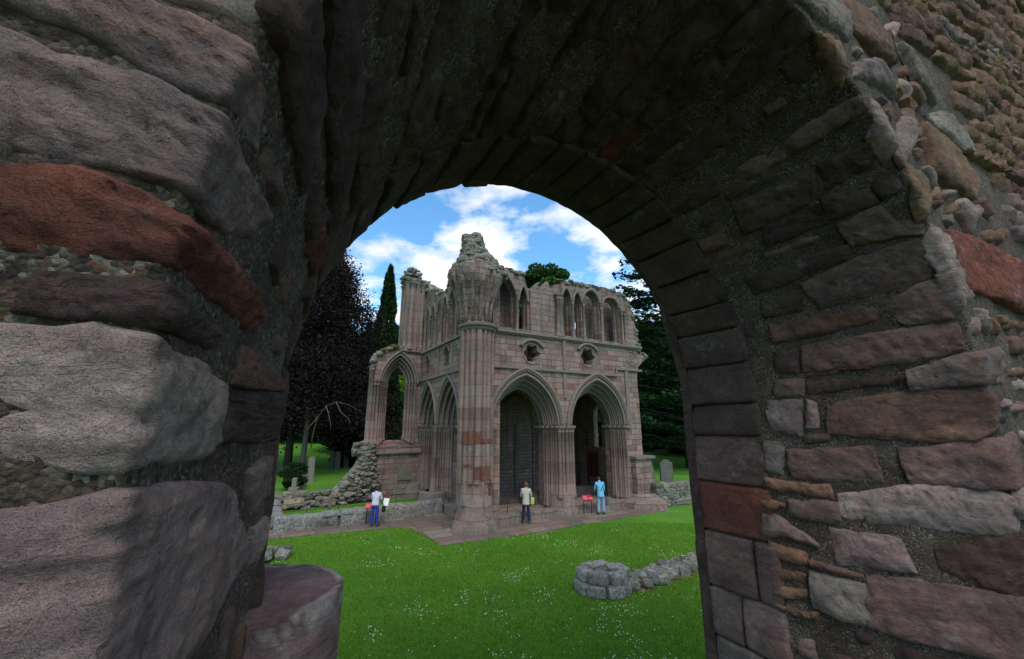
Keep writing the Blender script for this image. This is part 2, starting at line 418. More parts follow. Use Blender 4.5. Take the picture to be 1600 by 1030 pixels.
# reveal fill: voussoirs of the rough arch ring
q = .26
while q < 2.95:
    w = random.uniform(.065, .135)
    cuts = sorted(set([0.0, PA]+[random.uniform(.15, .6) for _ in range(random.choice([0, 1, 1, 2]))]))
    for a, b in zip(cuts[:-1], cuts[1:]):
        if b-a < .08: continue
        if free(q+.01, q+w-.01, a+.02, b-.02, .12):
            sk = random.uniform(-.012, .012)
            pa = a+.006 if a > 0 else -random.uniform(.0, .03); 
            stone(rev, [(q+.006+sk, pa), (q+.006, b-.008)], [(q+w-.006+sk, pa), (q+w-.006, b-.008)],
                  PAL[random.choice('ddddddddr' if q < 1.9 else 'ppddbb')], h=random.uniform(.012, .032), res=.012, rough=.008, mark=True)  # darker stones overhead: the soffit's shade is put into their colour
    q += w
# smaller stones in what is left of the reveals
for lo, hi, N in ((2.2, 4.45, 3000), (-1.0, .4, 2600), (.3, 2.4, 4200)):
    for n in range(N):
        q0 = random.uniform(lo, hi); p0 = random.uniform(.0, .66)
        w = random.uniform(.03, .085); l = random.uniform(.05, .22)
        if p0+l > .70: continue
        if free(q0+.002, q0+w, p0, p0+l, .0):
            stone(revB if lo < 0 else rev, [(q0, p0), (q0, p0+l)], [(q0+w, p0), (q0+w, p0+l)], PAL[random.choice('pdbgpd')], h=.014, res=.010, rnd=.014, rough=.006, wob=.004, mark=True)
# dressed surround
DJ = [4.75, 4.50, 4.26, 4.04, 3.78, 3.54, 3.31, 3.15, 2.95, 2.77]
qq = 2.77
while qq > -.01:
    qq -= random.uniform(.13, .20); DJ.append(qq)
DJ += [qq-.28, qq-.55, qq-.85]
DC = {4: 'r', 3: 'p', 2: 'g', 1: 'u', 5: 'p', 6: 'd', 7: 'd'}  # upper ring takes the dark default, soffit shade painted into its colour
for i in range(len(DJ)-1):
    q1, q0 = DJ[i], DJ[i+1]
    cuts = [PA-.012, PB+.03]
    if q1 > 4.0: cuts = [PA-.012, PA+random.uniform(.1, .2), PB+.03]
    for a, b in zip(cuts[:-1], cuts[1:]):
        stone(dre, [(q0+.003, a+.003), (q0+.003, b-.002)], [(q1-.003, a+.003), (q1-.003, b-.002)], PAL[DC.get(i, 'd')],
              h=.024, res=.014, rnd=.008, rough=.0035, wob=.0016, k=.03)
# outer order: narrower jamb and ring beyond the dressed surround
def outer(q):
    r = 1.03-.034*np.clip((q-2.55)/.15, 0, 1)
    return _edge(q, 1, r, 1.452), _edge(q, 1, r, 1.47), _edge(q, 1, r, 1.512), _edge(q, 1, 1.5, 1.53)
Q = np.linspace(-1.3, PI+1.7, 260)
o4 = outer(Q); P = np.stack(o4, 1)
P[:, 1:3, :] += fbm(P[:, 1:3, :]*9, 3)[..., None]*_rad(Q)[:, None, :]*.012
ou = MB(); 
PO = np.concatenate([np.linspace(P[:, i], P[:, i+1], 5)[:-1] for i in range(3)]+[P[:, 3][None]]).transpose(1, 0, 2)
ou.grid(PO[:, :, :], PAL['d'])
bld(ou, 'outer_arch_ring', MS)
# front face, right of and above the opening: big quoins, then rubble brought to rough courses
q = .38
while q < 4.4:
    w = random.uniform(.07, .16); p0 = -random.uniform(.16, .5)
    if free(q, q+w, p0, -.03, .2):
        stone(near, [(q+.004, p0), (q+.004, .012)], [(q+w-.004, p0), (q+w-.004, .012)], PAL[random.choice('lwgglpo')], h=random.uniform(.025, .05), res=.012, rough=.012, mark=True)
    elif free(q, q+w, -.13, -.02, .2):
        stone(near, [(q+.004, -.13), (q+.004, .01)], [(q+w-.004, -.13), (q+w-.004, .01)], PAL[random.choice('lwg')], h=.03, res=.012, rough=.010, mark=True)
    q += w
for n in range(8000):
    q0 = random.uniform(1.6, 3.5); p1 = -random.uniform(.0, .75)
    w = random.uniform(.025, .09); l = random.uniform(.04, .22)
    if free(q0, q0+w-.02, p1-l, p1-.01, .0):
        stone(near, [(q0+.002, p1-l), (q0+.002, p1-.004)], [(q0+w-.002, p1-l), (q0+w-.002, p1-.004)], PAL[random.choice('lwgoouybp')], h=random.uniform(.02, .038), res=.012, rough=.010, mark=True)
z = Z0-1.6; cnt = 0
while z < Z0+8.5:
    D = max(0, z-Z0)
    ch = random.uniform(.055, .12)*(1+D*.03); 
    s = 2.2 if z < Z0 else 1.0
    smax = 6.5 + D*.2
    smin = 2.2 if z < Z0 else (-.9 if D < 3.2 else 1.0)
    s = smin
    while s < smax:
        l = random.uniform(.14, .50)*(1+D*.03)
        sc, zc = s+l/2, z+ch/2
        rad = math.hypot(sc-C0, max(0, zc-Z0)) if zc > Z0 else sc-C0
        pp = R0-rad; qc = (PI-math.atan2(zc-Z0, sc-C0)) if zc > Z0 else PI+(Z0-zc)
        ok = pp < -.10 and free(qc-.5*ch/rad, qc+.5*ch/rad, pp-.3*l, pp+.3*l, .05 if rad < 3.0 else .9)
        if ok:
            far = math.hypot(sc, zc-Z0)
            jz = random.uniform(-.15, .15)*ch
            y1, y0 = z+ch*random.uniform(.93, 1.04)+jz, z+ch*random.uniform(-.03, .05)+jz
            sk = random.uniform(-.03, .03)
            stone(rub, [(s+.002, y1), (s+l-.002, y1+sk)], [(s+.002+sk, y0), (s+l-.002, y0+sk*.5)], PAL[random.choice('ooyogguobobooyRboog' if D > .3 else 'lgwlpo')],
                  surf=PLANE, h=random.uniform(.012, .042), res=.013*max(1, far/3.0), rnd=.03, rough=.018, wob=.016, k=.10)
            cnt += 1
        s += l
    z += ch
bld(near, 'quoin_stones', MS); bld(nearB, 'quoin_stones', MS); bld(rev, 'reveal_stones', MS); bld(revB, 'reveal_stones', MS); bld(dre, 'dressed_surround', MS); bld(rub, 'rubble_face', MS)
# mortar bed behind every stone
bed = MB()
for p0, p1, q0, q1, dq in ((-.35, PA+.02, -1.3, .5, .008), (-.35, PA+.02, .5, 4.8, .014)):
    qs = np.arange(q0, q1+dq, dq); ps = np.concatenate([np.linspace(p0, p1, 80)])
    G, H = np.meshgrid(qs, ps, indexing='ij'); P, n = SURF(G, H)
    d = fbm(P*22, 3)*.007+fbm(P*90, 2)*.003-.001
    bed.grid(P+n*d[..., None])
qs = np.arange(-1.3, 4.8, .02); ps = -np.geomspace(.33, 9.5, 90)[::-1]
G, H = np.meshgrid(qs, ps, indexing='ij'); H = np.where(G < .8, np.maximum(H, -2.0), H); P, n = SURF(G, H)
bed.grid(P+n*(fbm(P*9, 3)*.014-.012)[..., None])
bld(bed, 'mortar_bed', MM)
# the wall's outer face and the landing the viewer stands on
ow = MB()
P = np.stack([_edge(Q, 1, 1.5, 1.53), _edge(Q, 1, 1.5, 1.53)+_rad(Q)*np.where(Q<.8, 2.0, 9.0)[:, None]], 1); ow.grid(P, PAL['g'])
P = np.stack([_edge(Q, 1, 1.5, 1.53)+_rad(Q)*np.where(Q<.8, 2.0, 9.0)[:, None], SURF(Q, np.where(Q<.8, -2.0, -9.5))[0]], 1); ow.grid(P, PAL['g'])
bld(ow, 'outer_wall_face', MS)
la = MB(); la.box((-3, -2.2, Z0-1.75), (6, 1.9, Z0-1.62), PAL['d']); bld(la, 'landing_slab', MS)
# broken stub of the left jamb: round-fronted dressed block
zt = CAM_H-.38
st = MB()
out = [(-.34, 1.10), (-.08, 1.07), (.01, 1.02), (.075, 1.03), (.13, 1.065), (.172, 1.11), (.192, 1.16), (.192, 1.21), (.168, 1.275), (.115, 1.34), (.035, 1.40), (-.04, 1.42), (-.34, 1.43)]
L = np.array(out); d = np.concatenate([[0], np.cumsum(np.linalg.norm(np.diff(L, axis=0), axis=1))]); tt = np.linspace(0, d[-1], 90)
ox = np.interp(tt, d, L[:, 0]); oy = np.interp(tt, d, L[:, 1])
for _ in range(2): ox[1:-1] = (ox[:-2]+ox[1:-1]*2+ox[2:])/4; oy[1:-1] = (oy[:-2]+oy[1:-1]*2+oy[2:])/4
cx, cy = -.04, 1.22
rings = []
for f in np.linspace(0, 1, 26):                       # top surface from the middle outwards
    rings.append(np.stack([cx+(ox-cx)*f*.99, cy+(oy-cy)*f*.99, np.full_like(ox, zt)], -1))
for dz in (.004, .012, .03, *np.linspace(.05, 1.2, 60)):
    rings.append(np.stack([ox, oy, np.full_like(ox, zt-dz)], -1))
P = np.array(rings); nz = fbm(P*6, 4)*.008+fbm(P*40, 3)*.0025
P[:26, :, 2] += nz[:26]-.012*np.maximum(0, fbm(P[:26]*4+5, 2)); P[26:, :, 1] += nz[26:]; P[26:, :, 0] -= nz[26:]*.5
cc = np.ones(P.shape)*np.array([.215, .160, .158])*(1+.2*fbm(P*9, 3))[..., None]
pt = (fbm(P*14+3, 3) > .10-.30*np.exp(-((P[..., 2]-zt+.02)/.035)**2))*np.exp(-((P[..., 2]-zt+.015)/.04)**2)*(np.arange(P.shape[0]) > 23)[:, None]
cc = cc*(1-pt[..., None])+np.array([.42, .41, .39])*pt[..., None]
st.grid(P, cc)
bld(st, 'broken_jamb_stone', MS)
# ------------------------------------------------------------------ the ruined transept (plan in local u, v, z; u along the arcade, v away)
def m_ashlar(name='weathered_ashlar', bw=.62, rh=.30, grey=.0, warp=.05, coords='uz', mort=.015, low=True):
    t = NT(name); g = t.geo()
    w = t.noise(g, 2.2, 3); 
    wv = t.n('ShaderNodeVectorMath', operation='SCALE'); wv.inputs['Scale'].default_value = warp
    wc = t.n('ShaderNodeTexNoise'); t.l(g, wc.inputs['Vector']); wc.inputs['Scale'].default_value = 1.7; wc.inputs['Detail'].default_value = 3
    t.l(wc.outputs['Color'], wv.inputs[0])
    ad = t.n('ShaderNodeVectorMath', operation='ADD'); t.l(g, ad.inputs[0]); t.l(wv.outputs[0], ad.inputs[1])
    sp = t.n('ShaderNodeSeparateXYZ'); t.l(ad.outputs[0], sp.inputs[0])
    cb = t.n('ShaderNodeCombineXYZ'); t.l(t.math('ADD', sp.outputs[0], sp.outputs[1]), cb.inputs[0]); t.l(sp.outputs[2], cb.inputs[1])
    def brick(a, b, m):
        x = t.n('ShaderNodeTexBrick'); t.l(cb.outputs[0], x.inputs['Vector'])
        x.offset = .5; x.offset_frequency = 2; x.squash = 1.35; x.squash_frequency = 3
        x.inputs['Scale'].default_value = 1; x.inputs['Mortar Size'].default_value = mort; x.inputs['Mortar Smooth'].default_value = .3
        x.inputs['Brick Width'].default_value = bw; x.inputs['Row Height'].default_value = rh; x.inputs['Bias'].default_value = 0
        for k, v in (('Color1', a), ('Color2', b), ('Mortar', m)): x.inputs[k].default_value = (v, v, v, 1)
        return x
    b1 = brick(0, 1, .5)
    sc = t.n('ShaderNodeSeparateColor'); t.l(b1.outputs[0], sc.inputs[0])
    tone = t.ramp(sc.outputs[0], [(0, (.27, .155, .132)), (.15, (.37, .220, .188)), (.30, (.30, .208, .180)), (.45, (.41, .270, .235)), (.58, (.225, .122, .106)),
                                  (.70, (.36, .290, .255)), (.82, (.41, .265, .215)), (.93, (.20, .115, .10)), (.975, (.28, .10, .065))], 'CONSTANT')
    tint = t.n('ShaderNodeAttribute', attribute_name='tint').outputs['Color']
    tone = t.mix(.22, tone, (.36, .222, .185))
    c = t.mix(1, tone, tint, 'MULTIPLY')
    n1 = t.noise(g, .75, 7, .72); n2 = t.noise(g, 9, 6, .7); n3 = t.noise(g, 45, 4, .7)
    # rain-washed grey and lichen: more in the upper stage and near the ground
    z = sp.outputs[2]
    up = t.ramp(t.math('MULTIPLY', z, 1/15.), [(0, .62), (.07, .30), (.10, .0), (.52, .02), (.66, .34), (1, .5)])
    gfac = t.math('ADD', t.ramp(n1, [(.42, -.0), (.68, .75)]), t.math('ADD', up, grey), True)
    c = t.mix(t.math('MULTIPLY', gfac, .82), c, t.mix(t.ramp(n2, [(.3, 0.), (.7, 1.)]), (.125, .108, .088), (.33, .30, .255)))
    pale = t.math('MULTIPLY', t.ramp(n2, [(.60, 0.), (.66, 1.)]), t.ramp(n1, [(.4, 0.), (.7, .8)]))
    c = t.mix(pale, c, (.42, .41, .38))
    och = t.math('MULTIPLY', t.ramp(t.noise(g, 2.1, 5, .7), [(.62, 0.), (.70, 1.)]), t.ramp(n3, [(.42, 0.), (.6, .7)]))
    c = t.mix(t.math('MULTIPLY', och, .6), c, (.22, .15, .05))
    # dark runs under ledges
    rn = t.noise(t.map(g, (3.2, 3.2, .35)), 1.0, 5, .65)
    c = t.mix(t.ramp(rn, [(.50, 0.), (.70, .72)]), c, t.mix(1, c, (.30, .28, .27), 'MULTIPLY'))
    c = t.mix(t.math('MULTIPLY', b1.outputs['Fac'], .8), c, (.075, .06, .05))  # dark mortar joints, deepened to paint occlusion shade into the crevices
    c = t.mix(t.ramp(n3, [(.40, .0), (.66, .6)]), c, t.mix(1, c, (.45, .42, .40), 'MULTIPLY'))
    b = t.bump(t.math('SUBTRACT', 1, b1.outputs['Fac']), .8, .03)
    b = t.bump(n2, .9, .07, b); b = t.bump(n3, .9, .03, b)
    return t.fin(c, b, .92)
def m_rubble(name='grey_rubble', base=((.085, .078, .068), (.31, .295, .265)), moss=.5):
    t = NT(name); g = t.geo(); a = t.n('ShaderNodeAttribute', attribute_name='tint').outputs['Color']
    n1 = t.noise(g, 2.5, 6, .7); n2 = t.noise(g, 14, 6, .72); n3 = t.noise(g, 60, 4, .7)
    c = t.mix(1, t.mix(t.ramp(n2, [(.32, 0.), (.68, 1.)]), base[0], base[1]), a, 'MULTIPLY')
    c = t.mix(t.ramp(n3, [(.6, 0.), (.7, .8)]), c, (.48, .47, .44))
    up = t.n('ShaderNodeNewGeometry'); s = t.n('ShaderNodeSeparateXYZ'); t.l(up.outputs['Normal'], s.inputs[0])
    ms = t.math('MULTIPLY', t.ramp(n1, [(.48, 0.), (.6, 1.)]), t.ramp(s.outputs[2], [(.3, 0.), (.8, moss)]))
    c = t.mix(ms, c, t.mix(n3, (.05, .055, .012), (.16, .12, .03)))
    b = t.bump(n2, .8, .04); b = t.bump(n3, .6, .012, b)
    return t.fin(c, b, .93)
ASH = m_ashlar(); ASHG = m_ashlar('grey_inner_ashlar', .40, .22, .50, warp=.22, mort=.016); RUB = m_rubble()
SHAFT = m_ashlar('shaft_stone', 2.2, .52, .05, mort=.008)
CARVED = m_rubble('carved_moulding_stone', ((.12, .092, .078), (.26, .205, .18)), .5)

def shape2d(outline, holes, th):
    """filled 2D outline with holes, extruded: returns verts (a, b, depth) and faces"""
    cu = bpy.data.curves.new('tmp', 'CURVE'); cu.dimensions = '2D'; cu.fill_mode = 'BOTH'; cu.extrude = th/2
    for ring in [outline]+list(holes):
        sp = cu.splines.new('POLY'); sp.points.add(len(ring)-1); sp.use_cyclic_u = True
        for p, (x, y) in zip(sp.points, ring): p.co = (x, y, 0, 1)
    ob = bpy.data.objects.new('tmp', cu); COL.objects.link(ob)
    dg = bpy.context.evaluated_depsgraph_get(); me = bpy.data.meshes.new_from_object(ob.evaluated_get(dg))
    v = np.array([x.co[:] for x in me.vertices]); f = [tuple(p.vertices) for p in me.polygons]
    bpy.data.objects.remove(ob); bpy.data.curves.remove(cu); bpy.data.meshes.remove(me)
    return v, f
def ragged(L, step=.25, amp=.06, keep=()):
    out = []
    for i, (a, b) in enumerate(zip(L, L[1:]+L[:1])):
        a = np.array(a, float); b = np.array(b, float); d = np.linalg.norm(b-a)
        n = max(1, int(d/step)) if i not in keep else 1
        for k in range(n):
            p = a+(b-a)*k/n
            if k and amp: p = p+(rng.random(2)-.5)*2*amp
            out.append(tuple(p))
    return out
def gothic(c, h, z0, zs, za, n=14, ax=0):
    H = za-zs; r = (h*h+H*H)/(2*h); L = []
    cl = c-h+r
    a1 = math.atan2(H, (c-cl)) ; a1 = math.acos(max(-1, min(1, (c-cl)/r)))
    for k in range(n+1):
        a = PI-(PI-a1)*k/n; L.append((cl+r*math.cos(a), zs+r*math.sin(a)))
    Rr = [(2*c-x, z) for x, z in L[:-1]][::-1]
    return [(c-h, z0)]+L+Rr+[(c+h, z0)]
def circ(c, z, r, n=24, lob=0, amp=0):
    return [(c+(r+amp*math.cos(lob*2*PI*k/n))*math.cos(2*PI*k/n), z+(r+amp*math.cos(lob*2*PI*k/n))*math.sin(2*PI*k/n)) for k in range(n)]
# mapping of (a, b=z, depth) to (u, v, z)
FRONT = lambda v, d0: np.stack([v[:, 0], v[:, 2]+d0, v[:, 1]], 1)*K
SIDE = lambda v, d0: np.stack([v[:, 2]+d0, v[:, 0], v[:, 1]], 1)*K
def slab(mb, outline, holes, d0, d1, where=FRONT, col=None):
    v, f = shape2d(outline, holes, d1-d0); mb.add(where(v, (d0+d1)/2), f, col)
def F3(a, z, d): return (a*K, d*K, z*K)
def S3(a, z, d): return (d*K, a*K, z*K)
def path(mb, pts, r, P3, d, n=8, col=None, wob=.0):
    mb.tube([P3(x+wob*rng.standard_normal(), z+wob*rng.standard_normal(), d) for x, z in pts], r*K, n, col)
def lathe(mb, cx, cy, prof, n=32, col=None, amp=0, fr=2.0, lobes=None):
    zs = np.array([p[1] for p in prof]); rs = np.array([p[0] for p in prof]); a = np.linspace(0, 2*PI, n, endpoint=False)
    rr = rs[None, :]*np.ones((n, 1))
    if lobes: rr = rr*(1+lobes[1]*np.abs(np.sin(a*lobes[0]/2))[:, None]-lobes[1]*.5)
    P = np.stack([cx+rr*np.cos(a)[:, None], cy+rr*np.sin(a)[:, None], zs[None, :]*np.ones((n, 1))], -1)
    if amp: P[..., :2] += (P[..., :2]-np.array([cx, cy]))/np.maximum(rr, .05)[..., None]*(fbm(P*fr+cx*7, 4)*amp)[..., None]
    mb.grid(P*K, col, closed_u=True)
def shaft(mb, x, y, z0, z1, r, col=None, n=10):
    lathe(mb, x, y, [(r*1.55, z0), (r*1.6, z0+.12), (r*1.25, z0+.2), (r*1.3, z0+.28), (r, z0+.36), (r, z1-.32), (r*1.25, z1-.3), (r*1.05, z1-.25), (r*1.5, z1-.08), (r*1.75, z1-.06), (r*1.75, z1)], n, col)
_t = np.linspace(-1, 1, 5)
def _cube():
    V = []; Fq = []; n = 0
    for ax in range(3):
        for sg in (-1, 1):
            for i in range(5):
                for j in range(5):
                    p = [0, 0, 0]; p[ax] = sg; p[(ax+1) % 3] = _t[i]*sg; p[(ax+2) % 3] = _t[j]; V.append(p)
            for i in range(4):
                for j in range(4):
                    a = n+i*5+j; Fq.append((a, a+5, a+6, a+1))
            n += 25
    return np.array(V, float), np.array(Fq)
CUBE_V, CUBE_F = _cube()
def rock(mb, c, size, col=(1, 1, 1), blocky=.55, rot=None, amp=.22):
    v = CUBE_V.copy(); s = v/np.linalg.norm(v, axis=1, keepdims=True)*1.25
    v = v*blocky+s*(1-blocky)
    sd = rng.random(3)*60
    v = v*(1+amp*fbm(v*1.1+sd, 3))[:, None]
    v = v*np.array(size)/2
    e = rot if rot is not None else (rng.normal()*.15, rng.normal()*.15, rng.random()*PI)
    M = np.array(Matrix.Rotation(e[2], 3, 'Z') @ Matrix.Rotation(e[1], 3, 'Y') @ Matrix.Rotation(e[0], 3, 'X'))
    v = v@M.T+np.array(c)
    k = np.clip(1+.22*rng.standard_normal(), .5, 1.6)
    mb.v.append(v); mb.f.append(('Q', CUBE_F+mb.n)); mb.c.append(np.tile(np.array(col)*k, (len(v), 1))); mb.n += len(v)

EACH = {'arch_moulding': 'arch_roll', 'hood_mould': 'hood_roll', 'jamb_shafts': 'jamb_shaft', 'capital_band': 'capital', 'string_course': 'ledge', 'round_window_frame': 'window_ring', 'plinth_wall': 'sill_wall',
        'clerestory_shafts': 'clerestory_shaft', 'clerestory_arch_moulding': 'clerestory_arch_roll', 'side_arch_moulding': 'side_arch_roll', 'side_hood_mould': 'side_hood_roll',
        'side_wall_shafts': 'side_shaft', 'side_capital_band': 'side_capital', 'side_string_course': 'side_ledge', 'lancet_moulding': 'lancet_roll', 'lancet_shafts': 'lancet_shaft', 'lancet_sill': 'sill_course', 'wall_shafts': 'inner_shaft'}
HOST = {'arch_moulding': 'arcade_wall', 'hood_mould': 'arcade_wall', 'jamb_shafts': 'arcade_wall', 'capital_band': 'arcade_wall', 'string_course': 'arcade_wall', 'round_window_frame': 'arcade_wall',
        'clerestory_shafts': 'clerestory_arcade', 'clerestory_arch_moulding': 'clerestory_arcade', 'side_arch_moulding': 'side_wall', 'side_hood_mould': 'side_wall', 'side_wall_shafts': 'side_wall',
        'side_capital_band': 'side_wall', 'side_string_course': 'side_wall', 'lancet_moulding': 'lancet_wall', 'lancet_shafts': 'lancet_wall', 'lancet_sill': 'lancet_wall'}
AB_O = ABBEY @ Vector((9.0*K, 19.2*K, 0))
abbey = empty('ruined_transept', 'tall roofless pink sandstone abbey ruin with pointed arches, corner pier and jagged top', 'abbey ruin', AB_O, TH)
def part(mb, name, mat, smooth=False, parent=None, label=None):
    if mb.n and name in EACH:
        host = [c for c in abbey.children if c.name.split('.')[0] == HOST.get(name)]
        for x in pieces(mb): part(x, EACH[name], mat, smooth, host[0] if host else parent, label)
        return
    o = mb.build(name, mat, smooth=smooth); o.parent = parent or abbey
    if label: o['label'] = label
    return o
# ---- arcade wall, lower stage
BAYS = (3.02, 8.32); HS = (2.2, 2.06, 1.92, 1.78); ZS = 4.84; ZA = (7.75, 7.5, 7.28, 7.06)
OUT = [(.2, .0), (12.95, 0), (12.75, .9), (12.35, 1.7), (12.1, 2.7), (12.05, 3.0), (11.93, 3.1), (11.9, 8.2), (12.1, 8.8), (12.55, 9.2), (12.95, 9.62), (12.9, 9.75), (12.5, 9.6), (12.35, 10.1), (.2, 10.1)]
RO = ragged(OUT, .35, .05, keep=(0, 13, 14))
DS = (0, .28, .56, .84, 1.5)
w = MB()
for i in range(4):
    hs = [gothic(c, HS[i], .45, ZS, ZA[i], 16) for c in BAYS]
    if i < 3: hs += [circ(3.42, 8.98, .50-.04*i, 40, 6, .06), circ(7.62, 9.12, .52-.04*i, 40, 6, .06)]
    slab(w, RO, hs, DS[i], DS[i+1])
part(w, 'arcade_wall', ASH)
m = MB(); hd = MB(); sh = MB(); cp = MB()
for c in BAYS:
    for i in range(4):
        g = gothic(c, HS[i], ZS, ZS, ZA[i], 18)
        path(m, g, .085, F3, DS[i]+.03, 8)
        g2 = gothic(c, HS[i]-.09, ZS, ZS, ZA[i]-.10, 18)
        if i < 3: path(m, g2, .06, F3, DS[i]+.16, 6)
    g = gothic(c, HS[0]+.26, ZS, ZS, ZA[0]+.36, 20); path(hd, g, .10, F3, -.05, 8, wob=.008)
    g = gothic(c, HS[0]+.16, ZS, ZS, ZA[0]+.22, 20); path(hd, g, .055, F3, -.04, 8)
    for sg in (-1, 1):
        for i in range(4):
            x = c+sg*(HS[i]-.02); 
            if i < 3: shaft(sh, c+sg*(HS[i]-.10), DS[i+1]-.11, .5, ZS, .10)
            shaft(sh, x, DS[i]+.04, .5, ZS, .085)
            cp.box(F3(min(x, x-sg*.2)-.05, ZS-.06, DS[i]-.10), F3(max(x, x-sg*.2)+.05, ZS+.06, DS[i+1]))
        cp.box(F3(min(c+sg*(HS[0]-.1), c+sg*(HS[0]+.42)), ZS-.07, -.16), F3(max(c+sg*(HS[0]-.1), c+sg*(HS[0]+.42)), ZS+.07, .1))
part(m, 'arch_moulding', CARVED, True); part(hd, 'hood_mould', CARVED, True); part(sh, 'jamb_shafts', SHAFT, True); part(cp, 'capital_band', CARVED)
# pier between the bays
pr = MB()
lathe(pr, 5.67, .60, [(.98, 0), (.97, .30), (.88, .42), (.85, .9), (.83, 1.0), (.82, 1.1), (.80, 1.2)], 28, amp=.10, fr=1.6)
for x in (5.20, 5.44, 5.68, 5.92, 6.14): shaft(pr, x, -.02-.05*(x == 5.68), 1.0, ZS, .115)
part(pr, 'arcade_pier', SHAFT, True)
s = MB()
s.box(F3(.8, 8.02, -.13), F3(10.0, 8.16, .2)); s.box(F3(9.88, 8.16, -.12), F3(10.02, 8.5, .15)); s.box(F3(9.9, 8.46, -.13), F3(12.3, 8.6, .2))
s.box(F3(.6, 10.06, -.18), F3(12.4, 10.18, 1.6)); s.box(F3(.6, 9.97, -.10), F3(12.4, 10.058, .2))
s.box(F3(5.62, 8.2, -.09), F3(5.86, 9.96, .1)); s.box(F3(5.62, 6.5, -.07), F3(5.86, 8.0, .1)); s.box(F3(10.7, 4.95, -.09), F3(11.0, 8.44, .1))
s.box(F3(10.75, 2.85, -.55), F3(12.45, 3.0, .2))
part(s, 'string_course', CARVED)
bt = MB()
slab(bt, ragged([(10.8, 0), (13.2, 0), (13.0, .7), (12.5, 1.3), (12.2, 2.84), (10.85, 2.84)], .3, .05, keep=(0,)), [], -.42, .02)
lathe(bt, 11.6, .1, [(1.7, 0), (1.6, .3), (1.2, .6), (1.0, .8)], 24, amp=.3, fr=1.4)
part(bt, 'worn_buttress', ASH, False)
oc = MB()
for cx, cz, r in ((3.42, 8.98, .60), (7.62, 9.12, .62), (11.45, 9.35, .46)):
    path(oc, circ(cx, cz, r, 30)+[circ(cx, cz, r, 30)[0]], .045, F3, .0, 8)
    if r > .5:
        path(oc, [(cx+(r+.28)*math.cos(a), cz+(r+.2)*math.sin(a)) for a in np.linspace(.5, PI-.5, 14)], .10, F3, -.06, 8)
    else:
        for k in range(5): path(oc, circ(cx+.17*math.cos(k*1.257+.3), cz+.17*math.sin(k*1.257+.3), .10, 12)+[(cx+.17*math.cos(k*1.257+.3)+.10, cz+.17*math.sin(k*1.257+.3))], .03, F3, .0, 6)
part(oc, 'round_window_frame', CARVED, True)
pl = MB()
for a0, a1 in ((.9, 4.6), (6.6, 10.1)): pl.box(F3(a0, 0, .25), F3(a1, .42, 1.3))
part(pl, 'plinth_wall', ASHG)
# ---- corner pier
pc = MB()
lathe(pc, 0, .1, [(1.10, 0), (1.08, .30), (1.02, .42), (1.0, .62), (.93, .75), (.90, 1.1), (.89, 1.6)], 40, amp=.13, fr=1.5)
lathe(pc, -.04, .1, [(.79, 1.3), (.79, 10.0)], 28)
for k in range(16):
    a = 2*PI*k/16+.1; r = .155 if k % 2 else .12
    rr = .77 if k % 2 else .83
    if k in (1, 6, 10, 13): r *= 1.25; rr -= .07
    if k in (4, 9, 12): r *= .8; rr -= .01
    z0 = 2.2 if k % 3 else 1.2
    lathe(pc, -.04+rr*math.cos(a), .1+rr*math.sin(a), [(r, z0), (r, 9.9)], 10)
part(pc, 'corner_pier', SHAFT, True)
cb = MB(); lathe(cb, 0, .1, [(.93, 9.85), (1.0, 9.95), (.98, 10.0), (1.10, 10.08), (1.12, 10.2), (.98, 10.26), (.85, 10.3)], 16, amp=.03)
part(cb, 'pier_cornice', CARVED)
# patches of newer red stone let into the pier
rp_ = MB()
for k0, k1, z0, z1 in ((9, 12, 4.05, 4.62), (12, 15, 4.12, 4.28), (11, 14, 2.38, 3.0), (9, 11, 3.0, 3.12), (14, 15, 1.2, 2.1)):
    for k in range(k0, k1):
        a = 2*PI*k/16+.1; r = .155 if k % 2 else .12; rr = .776 if k % 2 else .836
        lathe(rp_, -.04+rr*math.cos(a), .1+rr*math.sin(a), [(r, z0), (r, (z0+z1)/2), (r, z1)], 12, (.165, .082, .062))
        P = np.array([[(-.04+.82*math.cos(a+da), .1+.82*math.sin(a+da), z) for z in (z0, z1)] for da in np.linspace(-.2, .2, 4)])*K; rp_.grid(P, (.15, .078, .06))
REDST = m_near_stone(); REDST.name = 'new_red_sandstone'
part(rp_, 'red_repair_stone', REDST, True)
# springer of the lost vault, and the rubble stump on top
sg = MB()
prof = [(.86, 10.2), (.90, 10.9), (.98, 11.4), (1.10, 11.9), (1.26, 12.35), (1.42, 12.75), (1.52, 13.1), (1.4, 13.5), (.5, 14.1)]
lathe(sg, -.15, .2, prof, 40, amp=.30, fr=2.2)
for k in range(7):
    a = PI*.92+k*.42
    pts = [(-.15+r*math.cos(a), .2+r*math.sin(a), z) for r, z in prof[:6+(k % 2)]]
    sg.tube([np.array(p)*K for p in pts], .11*K, 8)
sg.box(S3(.3, 12.0, .05), S3(1.3, 13.3, .6))
part(sg, 'vault_springer', ASH, True)
rb = MB()
def heap(mb, n, fn, sz, col=(1, 1, 1), flat=.55):
    for _ in range(n):
        p = fn()
        if p is None: continue
        s_ = sz*random.uniform(.5, 1.4); rock(mb, np.array(p)*K, (s_*1.3*K, s_*K, s_*flat*K), col)
def pin():
    z = 13.05+2.45*random.random()**1.1; f = (z-13.05)/2.45
    r = np.interp(f, [0, .22, .45, .62, 1], [1.55, 1.3, .85, .58, .36]); a = random.random()*2*PI; q = r*math.sqrt(random.uniform(.35, 1))
    cx = np.interp(f, [0, .5, 1], [.0, -.12, -.38]); return (cx+q*math.cos(a), .3+q*math.sin(a)*.95, z)
heap(rb, 1100, pin, .33, (.85, .82, .74))
